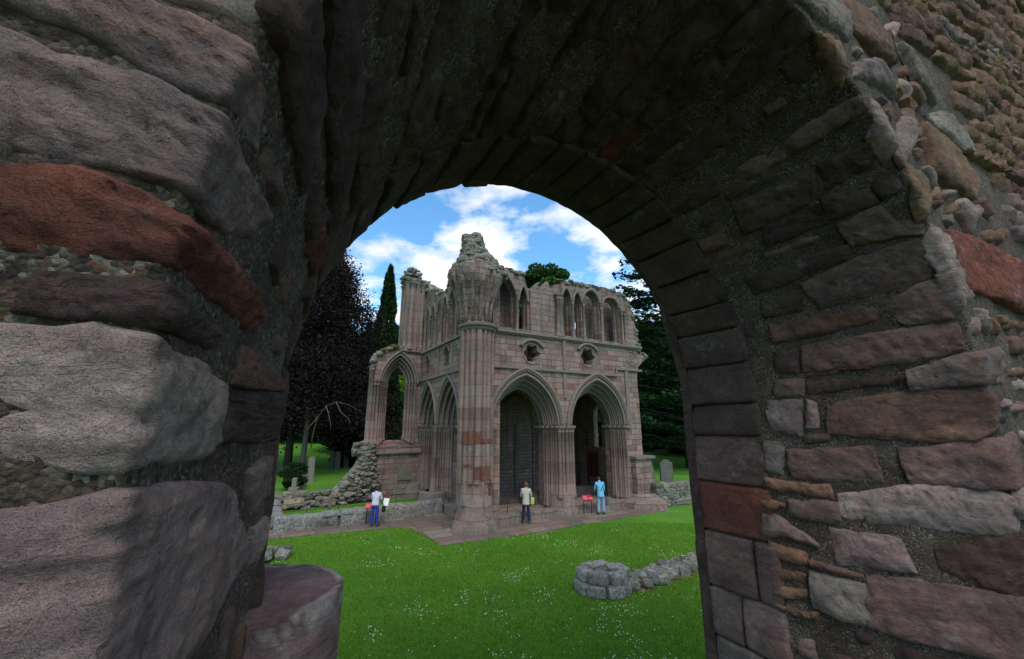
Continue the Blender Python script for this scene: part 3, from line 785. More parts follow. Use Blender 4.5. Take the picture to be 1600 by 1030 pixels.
def toprow(L, v0, v1, jit=.12):
    L = np.array(L, float); d = np.concatenate([[0], np.cumsum(np.linalg.norm(np.diff(L, axis=0), axis=1))])
    def f():
        t = random.random()*d[-1]; return (np.interp(t, d, L[:, 0]), random.uniform(v0, v1), np.interp(t, d, L[:, 1])+random.uniform(-jit, jit*.3))
    return f
# ---- clerestory over the arcade: open passage with a wall behind it
TOP = [(.9, 10.18), (.9, 13.1), (1.0, 13.85), (1.3, 14.05), (1.9, 13.98), (2.95, 13.98), (3.05, 13.5), (3.2, 13.0), (3.4, 12.95), (3.95, 13.48), (4.05, 13.1), (4.7, 13.72), (4.85, 13.3), (5.1, 13.25), (5.2, 13.55), (5.75, 13.7), (5.87, 13.98), (6.97, 14.08), (8.5, 14.1), (10.5, 14.1), (10.65, 13.77), (11.37, 13.8), (11.8, 13.15), (12.0, 12.2), (12.3, 11.2), (12.35, 10.18)]
cl = MB()
H1 = [gothic(1.72, .66, 10.4, 12.1, 13.45, 10), gothic(2.9, .30, 10.4, 12.05, 13.0, 8), gothic(6.14, .33, 10.35, 12.68, 13.42, 8), gothic(7.02, .29, 10.35, 12.65, 13.3, 8),
      gothic(8.2, .64, 10.35, 12.85, 13.6, 10), gothic(9.92, .69, 10.35, 12.75, 13.35, 10)]
slab(cl, ragged(TOP, .22, .05, keep=(0, 25)), H1, .1, .42)
H2 = [gothic(1.72, .58, 10.4, 12.1, 13.3, 10), gothic(2.9, .24, 10.4, 12.05, 12.9, 8), gothic(6.14, .26, 10.35, 12.68, 13.3, 8), gothic(7.02, .22, 10.35, 12.65, 13.2, 8),
      gothic(8.2, .55, 10.35, 12.85, 13.48, 10), gothic(9.92, .60, 10.35, 12.75, 13.25, 10)]
slab(cl, ragged([(x, z-.06 if z > 11 else z) for x, z in TOP], .22, .05, keep=(0, 25)), H2, .42, .62)
cl.box(F3(3.35, 10.18, .0), F3(5.0, 12.9, .55)); cl.box(F3(4.1, 10.18, .55), F3(4.4, 12.5, 1.3)); cl.box(F3(4.9, 10.18, .6), F3(5.7, 13.0, 1.3))
part(cl, 'clerestory_arcade', ASH)
bk = MB()
slab(bk, ragged([(.6, 10.1), (.6, 13.9), (2.8, 13.9), (4.5, 12.9), (5.2, 13.1), (6, 14.0), (10.8, 14.1), (12.1, 12.9), (12.2, 10.1)], .3, .08, keep=(0, 8)),
     [gothic(3.7, .42, 10.7, 12.3, 13.0, 6), gothic(7.98, .27, 11.25, 12.5, 12.95, 8)], 1.32, 1.42)
part(bk, 'passage_back_wall', ASH)
cs = MB(); cm = MB()
for x in (2.42, 5.70, 6.58, 7.46, 8.98): shaft(cs, x, .02, 10.2, 12.75, .085)
for x in (5.35, 5.55): shaft(cs, x, -.02, 10.2, 12.9, .12)
for x in (10.8, 11.1): shaft(cs, x, .0, 10.2, 12.6, .10)
for c, h, zs, za in ((1.72, .72, 12.1, 13.55), (2.9, .34, 12.05, 13.1), (6.14, .40, 12.68, 13.52), (7.02, .36, 12.65, 13.4), (8.2, .72, 12.85, 13.72), (9.92, .78, 12.75, 13.45)):
    path(cm, gothic(c, h, zs, zs, za, 10), .08, F3, .06, 8)
part(cs, 'clerestory_shafts', SHAFT, True); part(cm, 'clerestory_arch_moulding', CARVED, True)
heap(rb, 230, toprow([(5.8, 13.9), (8.5, 14.02), (10.5, 14.0), (11.4, 13.75), (11.9, 12.9), (12.2, 11.2), (12.4, 10.3)], .1, .6), .26, (.8, .78, .72), .5)
heap(rb, 90, toprow([(.9, 13.9), (2.0, 13.92), (3.0, 13.8)], .1, 1.3), .3, (.8, .78, .72), .5)
heap(rb, 60, toprow([(2.8, 10.3), (3.6, 10.45), (6.0, 10.3), (10.0, 10.3)], .15, .9, .05), .22, (.75, .7, .62), .5)
heap(rb, 60, toprow([(12.2, 10.0), (12.9, 9.7), (12.5, 9.2)], .0, .9), .24, (.8, .75, .65), .5)
# ---- side wall: two narrower bays, small windows and the broken clerestory
SB = (4.25, 8.15); HB = (1.85, 1.7, 1.55, 1.4); ZB = (7.72, 7.46, 7.22, 7.0)
w = MB()
for i in range(4):
    hs = [gothic(c, HB[i], .45, ZS, ZB[i], 14) for c in SB]
    if i < 2: hs += [gothic(4.75, .38-.08*i, 8.62, 9.45, 9.85, 6), gothic(8.5, .38-.08*i, 8.5, 9.3, 9.7, 6)]
    slab(w, [(.3, 0), (10.6, 0), (10.6, 10.1), (.3, 10.1)], hs, DS[i], DS[i+1], SIDE)
SZ = [(.6, 10.1), (.6, 13.4), (1.5, 13.9), (3.7, 14.05), (4.9, 14.0), (5.5, 13.7), (6.4, 13.95), (7.6, 14.2), (7.9, 14.8), (9.1, 14.9), (9.6, 15.6), (10.6, 16.0), (10.6, 10.1)]
hs = [gothic(4.15, .62, 10.4, 12.85, 13.55, 8)]+[gothic(c, .34, 10.4, 12.7, 13.45, 8) for c in (5.55, 6.75, 7.95, 9.1)]
slab(w, ragged(SZ, .25, .06, keep=(0, 11, 12)), hs, .1, .45, SIDE)
hs = [gothic(4.15, .52, 10.4, 12.85, 13.45, 8)]+[gothic(c, .26, 10.4, 12.7, 13.35, 8) for c in (5.55, 6.75, 7.95, 9.1)]
slab(w, ragged(SZ, .25, .06, keep=(0, 11, 12)), hs, .45, .7, SIDE)
slab(w, [(.6, 10.1), (.6, 13.0), (9, 13.6), (10.6, 15), (10.6, 10.1)], [], 1.3, 1.6, SIDE)
part(w, 'side_wall', ASH)
m = MB(); hd = MB(); sh = MB(); cp = MB(); s = MB()
for c in SB:
    for i in range(4):
        path(m, gothic(c, HB[i], ZS, ZS, ZB[i], 14), .085, S3, DS[i]+.03, 8)
    path(hd, gothic(c, HB[0]+.1, ZS, ZS, ZB[0]+.2, 16), .10, S3, -.05, 8)
    for sg_ in (-1, 1):
        for i in range(4):
            x = c+sg_*(HB[i]-.02)
            shaft(sh, DS[i]+.04, x, .5, ZS, .09)
            if i < 3: shaft(sh, DS[i+1]-.11, c+sg_*(HB[i]-.10), .5, ZS, .10)
            cp.box(S3(min(x, x-sg_*.2)-.05, ZS-.06, DS[i]-.10), S3(max(x, x-sg_*.2)+.05, ZS+.06, DS[i+1]))
        cp.box(S3(min(c+sg_*(HB[0]-.1), c+sg_*(HB[0]+.2)), ZS-.07, -.16), S3(max(c+sg_*(HB[0]-.1), c+sg_*(HB[0]+.2)), ZS+.07, .1))
for y in (6.05, 6.2, 6.35): shaft(sh, -.04, y, .9, ZS, .12)
for y in (10.15, 10.35): shaft(sh, -.04, y, .9, 9.8, .12)
for y in (2.2, 4.85, 6.15, 7.35, 8.55, 9.7): shaft(sh, .04, y, 10.2, 12.75, .10)
for y in (3.35, 6.0, 6.3, 9.5, 10.2): shaft(sh, .0, y, 10.2, 13.4, .09)
for c, h, zs, za in ((4.15, .7, 12.85, 13.68), (5.55, .42, 12.7, 13.58), (6.75, .42, 12.7, 13.58), (7.95, .42, 12.7, 13.58), (9.1, .42, 12.7, 13.58)): path(m, gothic(c, h, zs, zs, za, 8), .08, S3, .06, 6)
for c, zc_ in ((4.75, 8.62), (8.5, 8.5)): path(hd, gothic(c, .48, zc_+.8, zc_+.8, zc_+1.38, 8), .07, S3, -.04, 6)
s.box(S3(.8, 8.02, -.14), S3(10.6, 8.16, .1)); s.box(S3(.8, 10.06, -.18), S3(10.6, 10.18, 1.4)); s.box(S3(6.1, 8.2, -.08), S3(6.3, 10.0, .1))
lathe(s, -.02, 6.1, [(1.0, 0), (1.0, .35), (.9, .5), (.85, .9), (.6, 1.0)], 24, amp=.12, fr=2)
lathe(s, -.02, 10.3, [(.8, 0), (.8, .35), (.7, .5), (.65, .9), (.4, 1.0)], 24, amp=.12, fr=2)
s.box(S3(2.3, 0, .25), S3(6.1, .42, 1.3)); s.box(S3(6.4, 0, .25), S3(10, .42, 1.3))
part(m, 'side_arch_moulding', CARVED, True); part(hd, 'side_hood_mould', CARVED, True); part(sh, 'side_wall_shafts', SHAFT, True); part(cp, 'side_capital_band', CARVED); part(s, 'side_string_course', CARVED)
heap(rb, 150, toprow([(1.5, 13.85), (5, 13.95), (7.6, 14.15), (8, 14.8), (9.3, 14.9), (10.6, 15.8)], .1, .7), .26, (.8, .78, .72), .5)
for r_ in rb.v[-150:]: r_[:, [0, 1]] = r_[:, [1, 0]]
# ---- turret at the far end of the side wall
tu = MB()
tu.box((-1.45*K, 9.95*K, 10.35*K), (.1*K, 11.4*K, 16.0*K))
for x, r in ((-1.42, .13), (-1.02, .20), (-.62, .09), (-.2, .16)): shaft(tu, x, 9.93, 10.35, 15.6, r)
for y in (10.35, 11.1): shaft(tu, -1.45, y, 10.35, 15.6, .13)
tu.box((-1.7*K, 9.72*K, 10.2*K), (.1*K, 11.5*K, 10.38*K))
part(tu, 'corner_turret', SHAFT, False)
heap(rb, 190, lambda: (lambda f, a: (-.85-.25*f+(random.random()-.5)*(1.3-.75*f), 10.6+(random.random()-.5)*1.2, 15.8+1.1*f))(random.random()**1.3, 0), .27, (.82, .8, .74))
heap(rb, 60, lambda: (random.uniform(-.5, .3), random.uniform(10, 11), random.uniform(15.0, 16.0)), .26, (.82, .8, .74))
heap(rb, 40, lambda: (random.uniform(-1.75, -1.3), random.uniform(9.9, 10.8), random.uniform(15.7, 16.1)), .22, (.82, .8, .74))
# ---- wall with the tall lancet, ending in torn rubble
lw = MB()
LO = [(.3, 0), (.3, 10.25), (-1.6, 10.45), (-2.2, 10.35), (-3.0, 9.95), (-3.35, 9.5), (-3.5, 8.9), (-3.45, 3.4), (-3.5, 3.3), (-3.2, 2.6), (-2.7, 1.9), (-2.6, .9), (-3.4, 0)]
LO = ragged(LO, .3, .05, keep=(0,))
for i, (h, za) in enumerate(((1.22, 9.95), (1.05, 9.7), (.9, 9.45), (.72, 9.2))):
    slab(lw, LO, [gothic(-1.62, h, 3.55+.1*i, 7.8, za, 12)], 9.9+.2*i, 10.1+.2*i+(.3 if i == 3 else 0))
lw.box((-3.45*K, 9.8*K, 3.05*K), (.2*K, 10.0*K, 3.5*K))
part(lw, 'lancet_wall', ASH)
m = MB(); sh = MB(); s = MB()
for i, (h, za) in enumerate(((1.22, 9.95), (1.05, 9.7), (.9, 9.45), (.72, 9.2))):
    path(m, gothic(-1.62, h, 7.8, 7.8, za, 14), .08, F3, 9.92+.2*i, 8)
    for sg_ in (-1, 1): shaft(sh, -1.62+sg_*(h-.0), 9.93+.2*i, 3.6+.1*i, 7.82, .085)
path(m, gothic(-1.62, 1.38, 7.8, 7.8, 10.18, 14), .09, F3, 9.85, 8)
for x in (-3.5, -3.28, -3.05): shaft(sh, x, 9.85, 3.5, 7.95 if x > -3.4 else 9.0, .12)
for y in (10.2, 10.5): shaft(sh, -3.5, y, 3.5, 9, .12)
s.box((-3.6*K, 9.7*K, 3.0*K), (.2*K, 9.95*K, 3.12*K)); s.box((-3.6*K, 9.78*K, 3.42*K), (.2*K, 9.95*K, 3.52*K))
part(m, 'lancet_moulding', CARVED, True); part(sh, 'lancet_shafts', SHAFT, True); part(s, 'lancet_sill', CARVED)
mo = MB()
heap(mo, 150, toprow([(-3.5, 9.4), (-3.1, 10.0), (-2.3, 10.4), (-1.6, 10.5), (-1.0, 10.4)], 9.9, 10.9, .2), .3, (.9, .88, .8))
heap(mo, 1300, lambda: (lambda f: ((lambda a_: a_+(min(-2.45, -2.3-.9*f)-a_)*random.random()**1.35)(np.interp(f, [0, .3, .62, 1], [-6.0, -4.9, -4.0, -3.45])), 10.1+random.uniform(-.5, .55), .05+3.45*f))(random.random()), .27, (.95, .9, .82))
slab(mo, ragged([(-5.7, 0), (-2.3, 0), (-2.45, 2.2), (-3.2, 3.3), (-3.55, 3.2), (-4.2, 2.2), (-4.9, 1.0)], .25, .06), [], 9.95, 10.5)
heap(mo, 60, lambda: (random.uniform(-4.2, -3.0), random.uniform(9.7, 10.6), random.uniform(3.0, 3.75)), .34, (.9, .88, .8))
part(mo, 'torn_rubble_core', RUB, True)
MOSSM = plain('moss', (.10, .085, .018), .95, 20, .5, .6)
ms = MB(); heap(ms, 60, toprow([(-3.0, 10.1), (-2.3, 10.5), (-1.7, 10.62), (-1.2, 10.5)], 9.85, 10.6, .08), .26, (1, 1, 1), .5)
heap(ms, 22, toprow([(.9, 14.0), (2.8, 14.0)], .1, .6, .05), .2, (1, 1, 1), .4); heap(ms, 20, toprow([(5.6, 13.95), (6.2, 14.0)], .1, .6, .05), .22, (1, 1, 1), .4)
part(ms, 'moss_cushion', MOSSM, True)
part(rb, 'broken_wall_top', RUB, True)
# ---- inside: walls, vault, floor
iw = MB()
slab(iw, [(1.5, 0), (12.2, 0), (12.2, 8.4), (1.5, 8.4)], [], 6.6, 7.0)
slab(iw, [(1.4, 0), (10.6, 0), (10.6, 8.4), (1.4, 8.4)], [gothic(4.3, .42, 3.3, 5.6, 6.4, 8)], 12.0, 12.4, SIDE)
iw.box(F3(.5, 0, 10.3), F3(12.4, 8.4, 10.6))
iw.box(F3(1.5, 2.0, 6.42), F3(12.0, 2.15, 6.7)); iw.box(F3(1.5, 0, 6.5), F3(12, .3, 6.7))
iw.c = [c_*np.array([1.4, 1.36, 1.3]) for c_ in iw.c]
part(iw, 'inner_chapel_wall', ASHG)
vt = MB(); vt.box(F3(1.5, 7.75, 1.5), F3(12.4, 8.2, 10.6))
part(vt, 'vault_web', ASHG)
ii = MB()
for x in (4.4, 4.65, 7.7, 7.9, 8.1, 8.3, 11.2, 11.4, 6.2): shaft(ii, x, 6.5, .2, 5.0, .11)
for y in (2.4, 5.6, 5.8): shaft(ii, 11.9, y, .2, 4.6, .11)
for c in (3, 6.1, 9.7): path(ii, gothic(c, 1.5, 5, 5, 7, 10), .1, F3, 6.5, 6)
part(ii, 'wall_shafts', ASHG, True)
fl = MB(); fl.box(F3(.5, .02, 1.3), F3(12, .22, 10.4)); part(fl, 'chapel_floor', ASHG)
pq = MB(); pq.box((-1.32*K, 9.80*K, 1.22*K), (-.42*K, 9.89*K, 2.08*K)); pq.box((-1.36*K, 9.84*K, 1.18*K), (-.38*K, 9.895*K, 2.12*K)); part(pq, 'memorial_plaque', plain('olive_slate', (.15, .14, .09), .6, 6, .15, .1))
# ------------------------------------------------------------------ ground
def A2(s, t, z=0): return (s*math.cos(TH)-t*math.sin(TH), s*math.sin(TH)+t*math.cos(TH), z)
def ground_h(x, y):
    d = np.clip((np.hypot(x, y)-38)/60, 0, 1); left = np.clip((-x-6)/30, 0, 1)
    return fade(d)*1.6*left + fade(np.clip((np.hypot(x, y)-80)/300, 0, 1))*3 + .05*fbm(np.stack([x*.12, y*.12, 0*x], -1), 2)*np.clip((np.hypot(x, y)-30)/20, 0, 1)
def m_lawn():
    t = NT('lawn_grass'); g = t.pos()
    n1 = t.noise(g, .35, 5, .6); n2 = t.noise(g, 3.2, 6, .7); n3 = t.noise(t.map(g, (1, .6, 1)), 38, 5, .8); n4 = t.noise(g, 140, 3, .8)
    c = t.mix(t.ramp(n1, [(.38, 0.), (.62, 1.)]), (.052, .170, .010), (.110, .255, .016))
    c = t.mix(t.ramp(n2, [(.4, 0.), (.66, .7)]), c, (.11, .255, .02))
    c = t.mix(t.ramp(n3, [(.35, .75), (.55, 0.)]), c, (.018, .085, .005))
    c = t.mix(t.ramp(n4, [(.55, 0.), (.72, .5)]), c, (.10, .26, .03))
    dry = t.math('MULTIPLY', t.ramp(t.noise(g, .55, 5, .7), [(.63, 0.), (.70, 1.)]), t.ramp(n2, [(.42, 0.), (.6, .7)]))
    c = t.mix(dry, c, (.12, .105, .03))
    b = t.bump(n2, .5, .08); b = t.bump(n3, .9, .035, b); b = t.bump(n4, .8, .012, b)
    return t.fin(c, b, .95)
LAWN = m_lawn()
gm_ = MB()
def axis(a, b, s0, far):
    L = list(np.arange(a, b, s0)); st = s0
    while L[-1] < far: st *= 1.25; L.append(L[-1]+st)
    L = L[::-1]; st = s0
    while L[-1] > -far: st *= 1.25; L.append(L[-1]-st)
    return np.array(L[::-1])
X, Y = np.meshgrid(axis(-30, 30, 1.0, 2500), axis(-5, 60, 1.0, 2500), indexing='ij')
gm_.grid(np.stack([X, Y, ground_h(X, Y)], -1))
tag(gm_.build('lawn', LAWN), kind='structure')
def gz(x, y): return float(ground_h(np.array(float(x)), np.array(float(y))))

def m_flags():
    t = NT('worn_flagstones'); g = t.map(t.pos(), rot=(0, 0, -TH))
    n0 = t.n('ShaderNodeTexNoise'); t.l(g, n0.inputs['Vector']); n0.inputs['Scale'].default_value = .9
    s = t.n('ShaderNodeVectorMath', operation='SCALE'); s.inputs['Scale'].default_value = .18; t.l(n0.outputs['Color'], s.inputs[0])
    a = t.n('ShaderNodeVectorMath', operation='ADD'); t.l(g, a.inputs[0]); t.l(s.outputs[0], a.inputs[1])
    x = t.n('ShaderNodeTexBrick'); t.l(a.outputs[0], x.inputs['Vector']); x.offset = .4; x.squash = 1.3; x.squash_frequency = 2
    for k, v in (('Scale', 1), ('Mortar Size', .018), ('Mortar Smooth', .2), ('Brick Width', 1.0), ('Row Height', .62)): x.inputs[k].default_value = v
    for k, v in (('Color1', 0), ('Color2', 1), ('Mortar', .5)): x.inputs[k].default_value = (v, v, v, 1)
    sc = t.n('ShaderNodeSeparateColor'); t.l(x.outputs[0], sc.inputs[0])
    c = t.ramp(sc.outputs[0], [(0, (.15, .105, .085)), (.2, (.20, .135, .105)), (.4, (.13, .10, .085)), (.6, (.22, .165, .13)), (.8, (.17, .105, .08)), (.92, (.24, .19, .15))], 'CONSTANT')
    n2 = t.noise(g, 5, 6, .7); n3 = t.noise(g, 40, 4, .7)
    c = t.mix(t.ramp(n2, [(.35, 0.), (.7, .7)]), c, (.085, .075, .065)); c = t.mix(t.ramp(n3, [(.55, 0.), (.7, .5)]), c, (.26, .22, .19))
    c = t.mix(x.outputs['Fac'], c, (.045, .05, .025))
    b = t.bump(t.math('SUBTRACT', 1, x.outputs['Fac']), .7, .02); b = t.bump(n2, .5, .03, b); b = t.bump(n3, .5, .008, b)
    return t.fin(c, b, .8)
pth = [(-17, 14.4), (-9.5, 17.42), (-8.0, 18.1), (-6.6, 18.65), (-5.4, 19.1), (-4.5, 19.05), (-3.6, 17.9), (-2.66, 16.5), (-.6, 17.5), (1.63, 18.55), (3.4, 19.8), (5.2, 20.85), (6.9, 21.9), (8.5, 22.9), (6.6, 24.2), (-1, 22), (-5, 26), (-6.3, 22.2), (-11.5, 18.3), (-17.5, 15.6)]
pv = []; 
for a, b in zip(pth, pth[1:]+pth[:1]):
    n = max(1, int(math.dist(a, b)/.25))
    for k in range(n):
        j = .035 if math.dist(a, b) < 6 else 0
        pv.append((a[0]+(b[0]-a[0])*k/n+random.uniform(-j, j), a[1]+(b[1]-a[1])*k/n+random.uniform(-j, j)))
fv, ff = shape2d(pv, [], .03)
pm_ = MB(); pm_.add(np.stack([fv[:, 0], fv[:, 1], fv[:, 2]+.004], 1), ff)
tag(pm_.build('flagstone_path', m_flags(), smooth=False), kind='structure')
def inpoly(x, y, P):
    c = np.zeros(np.shape(x), bool); n = len(P)
    for i in range(n):
        x1, y1 = P[i]; x2, y2 = P[(i+1) % n]
        c ^= ((y1 > y) != (y2 > y)) & (x < (x2-x1)*(y-y1)/(y2-y1+1e-12)+x1)
    return c
# short mown blades and daisies in front
def blades(n, ylo, yhi, h):
    y = ylo+(yhi-ylo)*rng.random(n)**1.0; x = (rng.random(n)*1.3-.72)*y*1.2
    k = ~inpoly(x, y, pth); x, y = x[k], y[k]; n = len(x)
    a = rng.random(n)*2*PI; w = .006+.006*rng.random(n); hh = h*(.5+rng.random(n)); l = hh*.7
    b = rng.random(n)*2*PI
    p0 = np.stack([x-np.cos(a)*w, y-np.sin(a)*w, 0*x-.005], -1); p1 = np.stack([x+np.cos(a)*w, y+np.sin(a)*w, 0*x-.005], -1)
    p2 = np.stack([x+np.cos(b)*l, y+np.sin(b)*l, hh], -1)
    return np.stack([p0, p1, p2], 1), n
m = MB(); P, n = blades(210000, 7.5, 20, .045)
m.v.append(P.reshape(-1, 3)); m.f.append(('Q', np.arange(n*3).reshape(-1, 3))); 
v_ = .75+.5*rng.random((n, 1)); m.c.append(np.repeat(v_*np.array([[1, 1, 1.]])*np.array([1, 1, 1.])+np.array([.35, 0, 0])*rng.random((n, 1)), 3, axis=0)); m.n = n*3
def m_leaf(name, col, tr=.25, rough=.6):
    t = NT(name); a = t.n('ShaderNodeAttribute', attribute_name='tint').outputs['Color']
    c = t.mix(1, col, a, 'MULTIPLY'); t.fin(c, None, .85); t.b.inputs['Specular IOR Level'].default_value = .06
    d = t.n('ShaderNodeBsdfTranslucent'); t.l(c, d.inputs[0]); x = t.n('ShaderNodeMixShader'); x.inputs[0].default_value = tr
    t.l(t.b.outputs[0], x.inputs[1]); t.l(d.outputs[0], x.inputs[2]); t.l(x.outputs[0], t.out.inputs[0])
    return t.m
tag(m.build('grass', m_leaf('grass_blade', (.10, .235, .014), .3)), 'short mown grass blades covering the lawn in front of the ruin', 'grass', kind='stuff')
n = 60000; y = 7.8+18*rng.random(n)**1.0; x = (rng.random(n)-.47)*y*1.16
dens = fbm(np.stack([x*.9, y*.9, 0*x], -1), 3)+.45*fbm(np.stack([x*3.1, y*3.1, 0*x+4], -1), 2)
k = (dens > .36-.02*rng.random(n)) & (rng.random(n) < .20) | (rng.random(n) < .007)
k &= ~inpoly(x, y, pth); x, y = x[k], y[k]; n = len(x)
d = MB(); r = .005+.006*rng.random(n); a = np.arange(6)*PI/3
P = np.stack([x[:, None]+r[:, None]*np.cos(a), y[:, None]+r[:, None]*np.sin(a), .045+.02*rng.random((n, 1))+.006*np.sin(a)*np.ones((n, 1))], -1)
d.v.append(P.reshape(-1, 3)); d.f.append(('Q', np.arange(n*6).reshape(-1, 6))); d.c.append(np.ones((n*6, 3))); d.n = n*6
tag(d.build('daisies', plain('daisy_petals', (.62, .63, .58), .7, 5, .1)), 'scattered patches of tiny white daisies and clover in the lawn', 'daisies', kind='stuff')

# ------------------------------------------------------------------ low walls and stumps
LICH = m_rubble('lichen_spotted_stone', ((.022, .021, .017), (.34, .335, .305)), .3)
OLDST = m_rubble('old_footing_stone', ((.05, .045, .04), (.33, .31, .28)), .6)
def wobbly_wall(name, p0, p1, h, w, mat, label, cat, seed=0, amp=.09, res=.09):
    p0 = np.array(p0, float); p1 = np.array(p1, float); d = p1-p0; L = np.linalg.norm(d); d /= L; nrm = np.array([-d[1], d[0]])
    prof = [(-w/2, 0), (-w/2*1.02, h*.5), (-w/2*.95, h*.86), (-w/2*.6, h), (0, h*1.03), (w/2*.6, h), (w/2*.95, h*.86), (w/2, h*.5), (w/2, 0)]
    q = poly_at(prof, np.linspace(0, 1, 22)); n = int(L/res)
    P = np.zeros((n, 22, 3)); s = np.linspace(0, L, n)
    P[..., 0] = d[0]*s[:, None]+nrm[0]*q[:, 0]; P[..., 1] = d[1]*s[:, None]+nrm[1]*q[:, 0]; P[..., 2] = q[:, 1]
    N = fbm(P*2.2+seed, 4)[..., None]*amp*1.4
    off = np.stack([nrm[0]*np.sign(q[:, 0]), nrm[1]*np.sign(q[:, 0]), 0*q[:, 0]+.6], -1)
    P = P+N*off; P[:, [0, -1], 2] = -.15
    m = MB(); m.grid(P); c = P.mean(1)
    for e in (0, -1): m.add(np.concatenate([P[e], c[e][None]]), [(i, i+1, 22) if e else (i+1, i, 22) for i in range(21)])
    o = m.build(name, mat); o.location = (p0[0], p0[1], 0)
    return tag(o, label, cat)
wobbly_wall('low_stone_wall', (-7.9, 19.72), (-3.75, 22.35), .62, .62, LICH, 'low lichen-spotted wall running behind the woman in blue trousers to the arch', 'low wall', 1)
wobbly_wall('low_stone_wall', (-10.2, 18.45), (-8.05, 19.72), .60, .62, LICH, 'short lichen-crusted low wall left of the slate slab, beside the path', 'low wall', 5)
wobbly_wall('low_stone_wall', (-10.3, 18.8), (-13.2, 23.6), .62, .5, LICH, 'low wall running away at the far left edge of the opening', 'low wall', 9)
m = MB(); 
for i, (x, y) in enumerate(((-8.3, 19.55), (-7.7, 19.9))): rock(m, (x, y, .2), (.7, .5, .5), (.6, .6, .55), .8, (0, 0, TH))
m.build('slab_footing', LICH); f_ = bpy.data.objects['slab_footing']; tag(f_, 'dark mossy stone footing carrying the tilted slate slab between two low walls', 'stone footing')
m = MB(); m.box((-.62, -.26, -.03), (.62, .26, .03)); o = m.build('slate_slab', plain('blue_slate', (.13, .16, .17), .5, 6, .2, .2), smooth=False); o.location = (-8.0, 19.62, .52); o.rotation_euler = (R(14), 0, TH); tag(o, 'tilted blue grey slate slab set into the low wall by the path', 'slab')
# back wall of the enclosure with a pale stone panel
m = MB()
for _ in range(230):
    s_ = random.uniform(-2.6, 3.2); z = random.uniform(.05, .78); p = A2(s_, 26.0+random.uniform(-.25, .2)-.2*(z < .3), z)
    rock(m, p, (random.uniform(.25, .5), random.uniform(.25, .4), random.uniform(.12, .24)), (.9, .87, .8), .6, (rng.normal()*.1, rng.normal()*.1, TH+rng.normal()*.3))
tag(m.build('rubble_boundary_wall', RUB), 'low broken rubble wall left of the torn wall end, below the graves', 'rubble wall')
m = MB(); m.box((-.42, -.09, 0), (.42, .09, .44)); o = m.build('pale_stone_panel', plain('tan_sandstone', (.30, .245, .165), .85, 12, .25, .3), smooth=False); p = A2(1.25, 25.6); o.location = (p[0], p[1], .12); o.rotation_euler = (R(-8), 0, TH); tag(o, 'tan carved stone panel leaning against the rubble boundary wall', 'stone panel')
# dry rubble wall to the right of the ruin
m = MB(); z = 0
while z < 1.25:
    ch = random.uniform(.15, .26); x = 0
    while x < 6.2:
        l = random.uniform(.22, .55)
        top = 1.1+.15*math.sin(x*1.3)+.12*(x > 4)
        if z+ch*.5 < top: rock(m, (x+l/2, random.uniform(-.04, .04), z+ch/2), (l*1.08, .62, ch*1.12), (.85, .83, .76), .72, (rng.normal()*.06, rng.normal()*.05, rng.normal()*.08))
        x += l
    z += ch*.95
o = m.build('dry_rubble_wall', RUB); o.location = (7.9, 23.75, 0); o.rotation_euler = (0, 0, R(22)); tag(o, 'waist-high mossy rubble wall to the right of the ruin', 'rubble wall')
# stump of a pier and its footing in the foreground lawn
def wob_block(m, c, size, rz, col=(1, 1, 1), n=9):
    t_ = np.sin(np.linspace(-PI/2, PI/2, n)*.86)/math.sin(PI/2*.86)
    sd = rng.random(3)*50; tint = np.array(col)*(1+.12*rng.standard_normal())
    M = np.array(Matrix.Rotation(rz, 3, 'Z'))
    for ax in range(3):
        for sg in (-1, 1):
            I, J = np.meshgrid(t_*sg, t_, indexing='ij'); P = np.zeros((n, n, 3)); P[..., ax] = sg; P[..., (ax+1) % 3] = I; P[..., (ax+2) % 3] = J
            L = np.sum(np.abs(P)**7, -1, keepdims=True)**(1/7.); P = P/L*1.02
            Q_ = P*np.array(size)/2; Q_ = Q_*(1+.10*fbm(P*1.2+sd, 3)[..., None]+.05*fbm(P*4+sd, 2)[..., None])
            m.grid(Q_@M.T+np.array(c), tint)
stump = empty('pier_stump', 'round weathered grey pier stump of two courses standing in the lawn', 'stone stump', (2.55, 12.45, 0), 0)
m1 = MB(); m2 = MB()
cx, cy = 0, 0
for k in range(8):
    a = 2*PI*k/8+.35; w_ = random.uniform(.46, .56)
    wob_block(m1, (.58*math.cos(a), .47*math.sin(a), .13), (w_, .40, .31), a+PI/2+rng.normal()*.06)
for k in range(6):
    a = 2*PI*k/6+.15; z_ = .43+rng.normal()*.02
    wob_block(m2, (.50*math.cos(a), .40*math.sin(a), z_), (random.uniform(.46, .54), .38, .29), a+PI/2+rng.normal()*.12, (1.1, 1.1, 1.1))
wob_block(m2, (.0, .0, .42), (.5, .4, .3), .3, (.8, .8, .8)); wob_block(m2, (-.12, .16, .60), (.62, .34, .09), .5, (1.2, 1.2, 1.2)); wob_block(m2, (.30, -.05, .59), (.34, .30, .07), .2, (1.15, 1.15, 1.15))
wob_block(m1, (0, 0, .1), (.8, .6, .25), 0, (.6, .6, .6))
for mm_, nm in ((m1, 'lower_course'), (m2, 'upper_course')):
    o = mm_.build(nm, OLDST); o.parent = stump
m = MB()
for k in range(90):
    f = k/89; x = 3.45+f*4.6; y = 12.75+f*2.9
    for j in range(3):
        if random.random() < .9: rock(m, (x+rng.normal()*.10, y+(j-1)*.24+rng.normal()*.06, .05+.12*random.random()+.07*f), (random.uniform(.16, .40), random.uniform(.16, .28), random.uniform(.12, .24)), (1.05, 1.05, 1.0), .72, (rng.normal()*.12, rng.normal()*.12, R(32)+rng.normal()*.4))
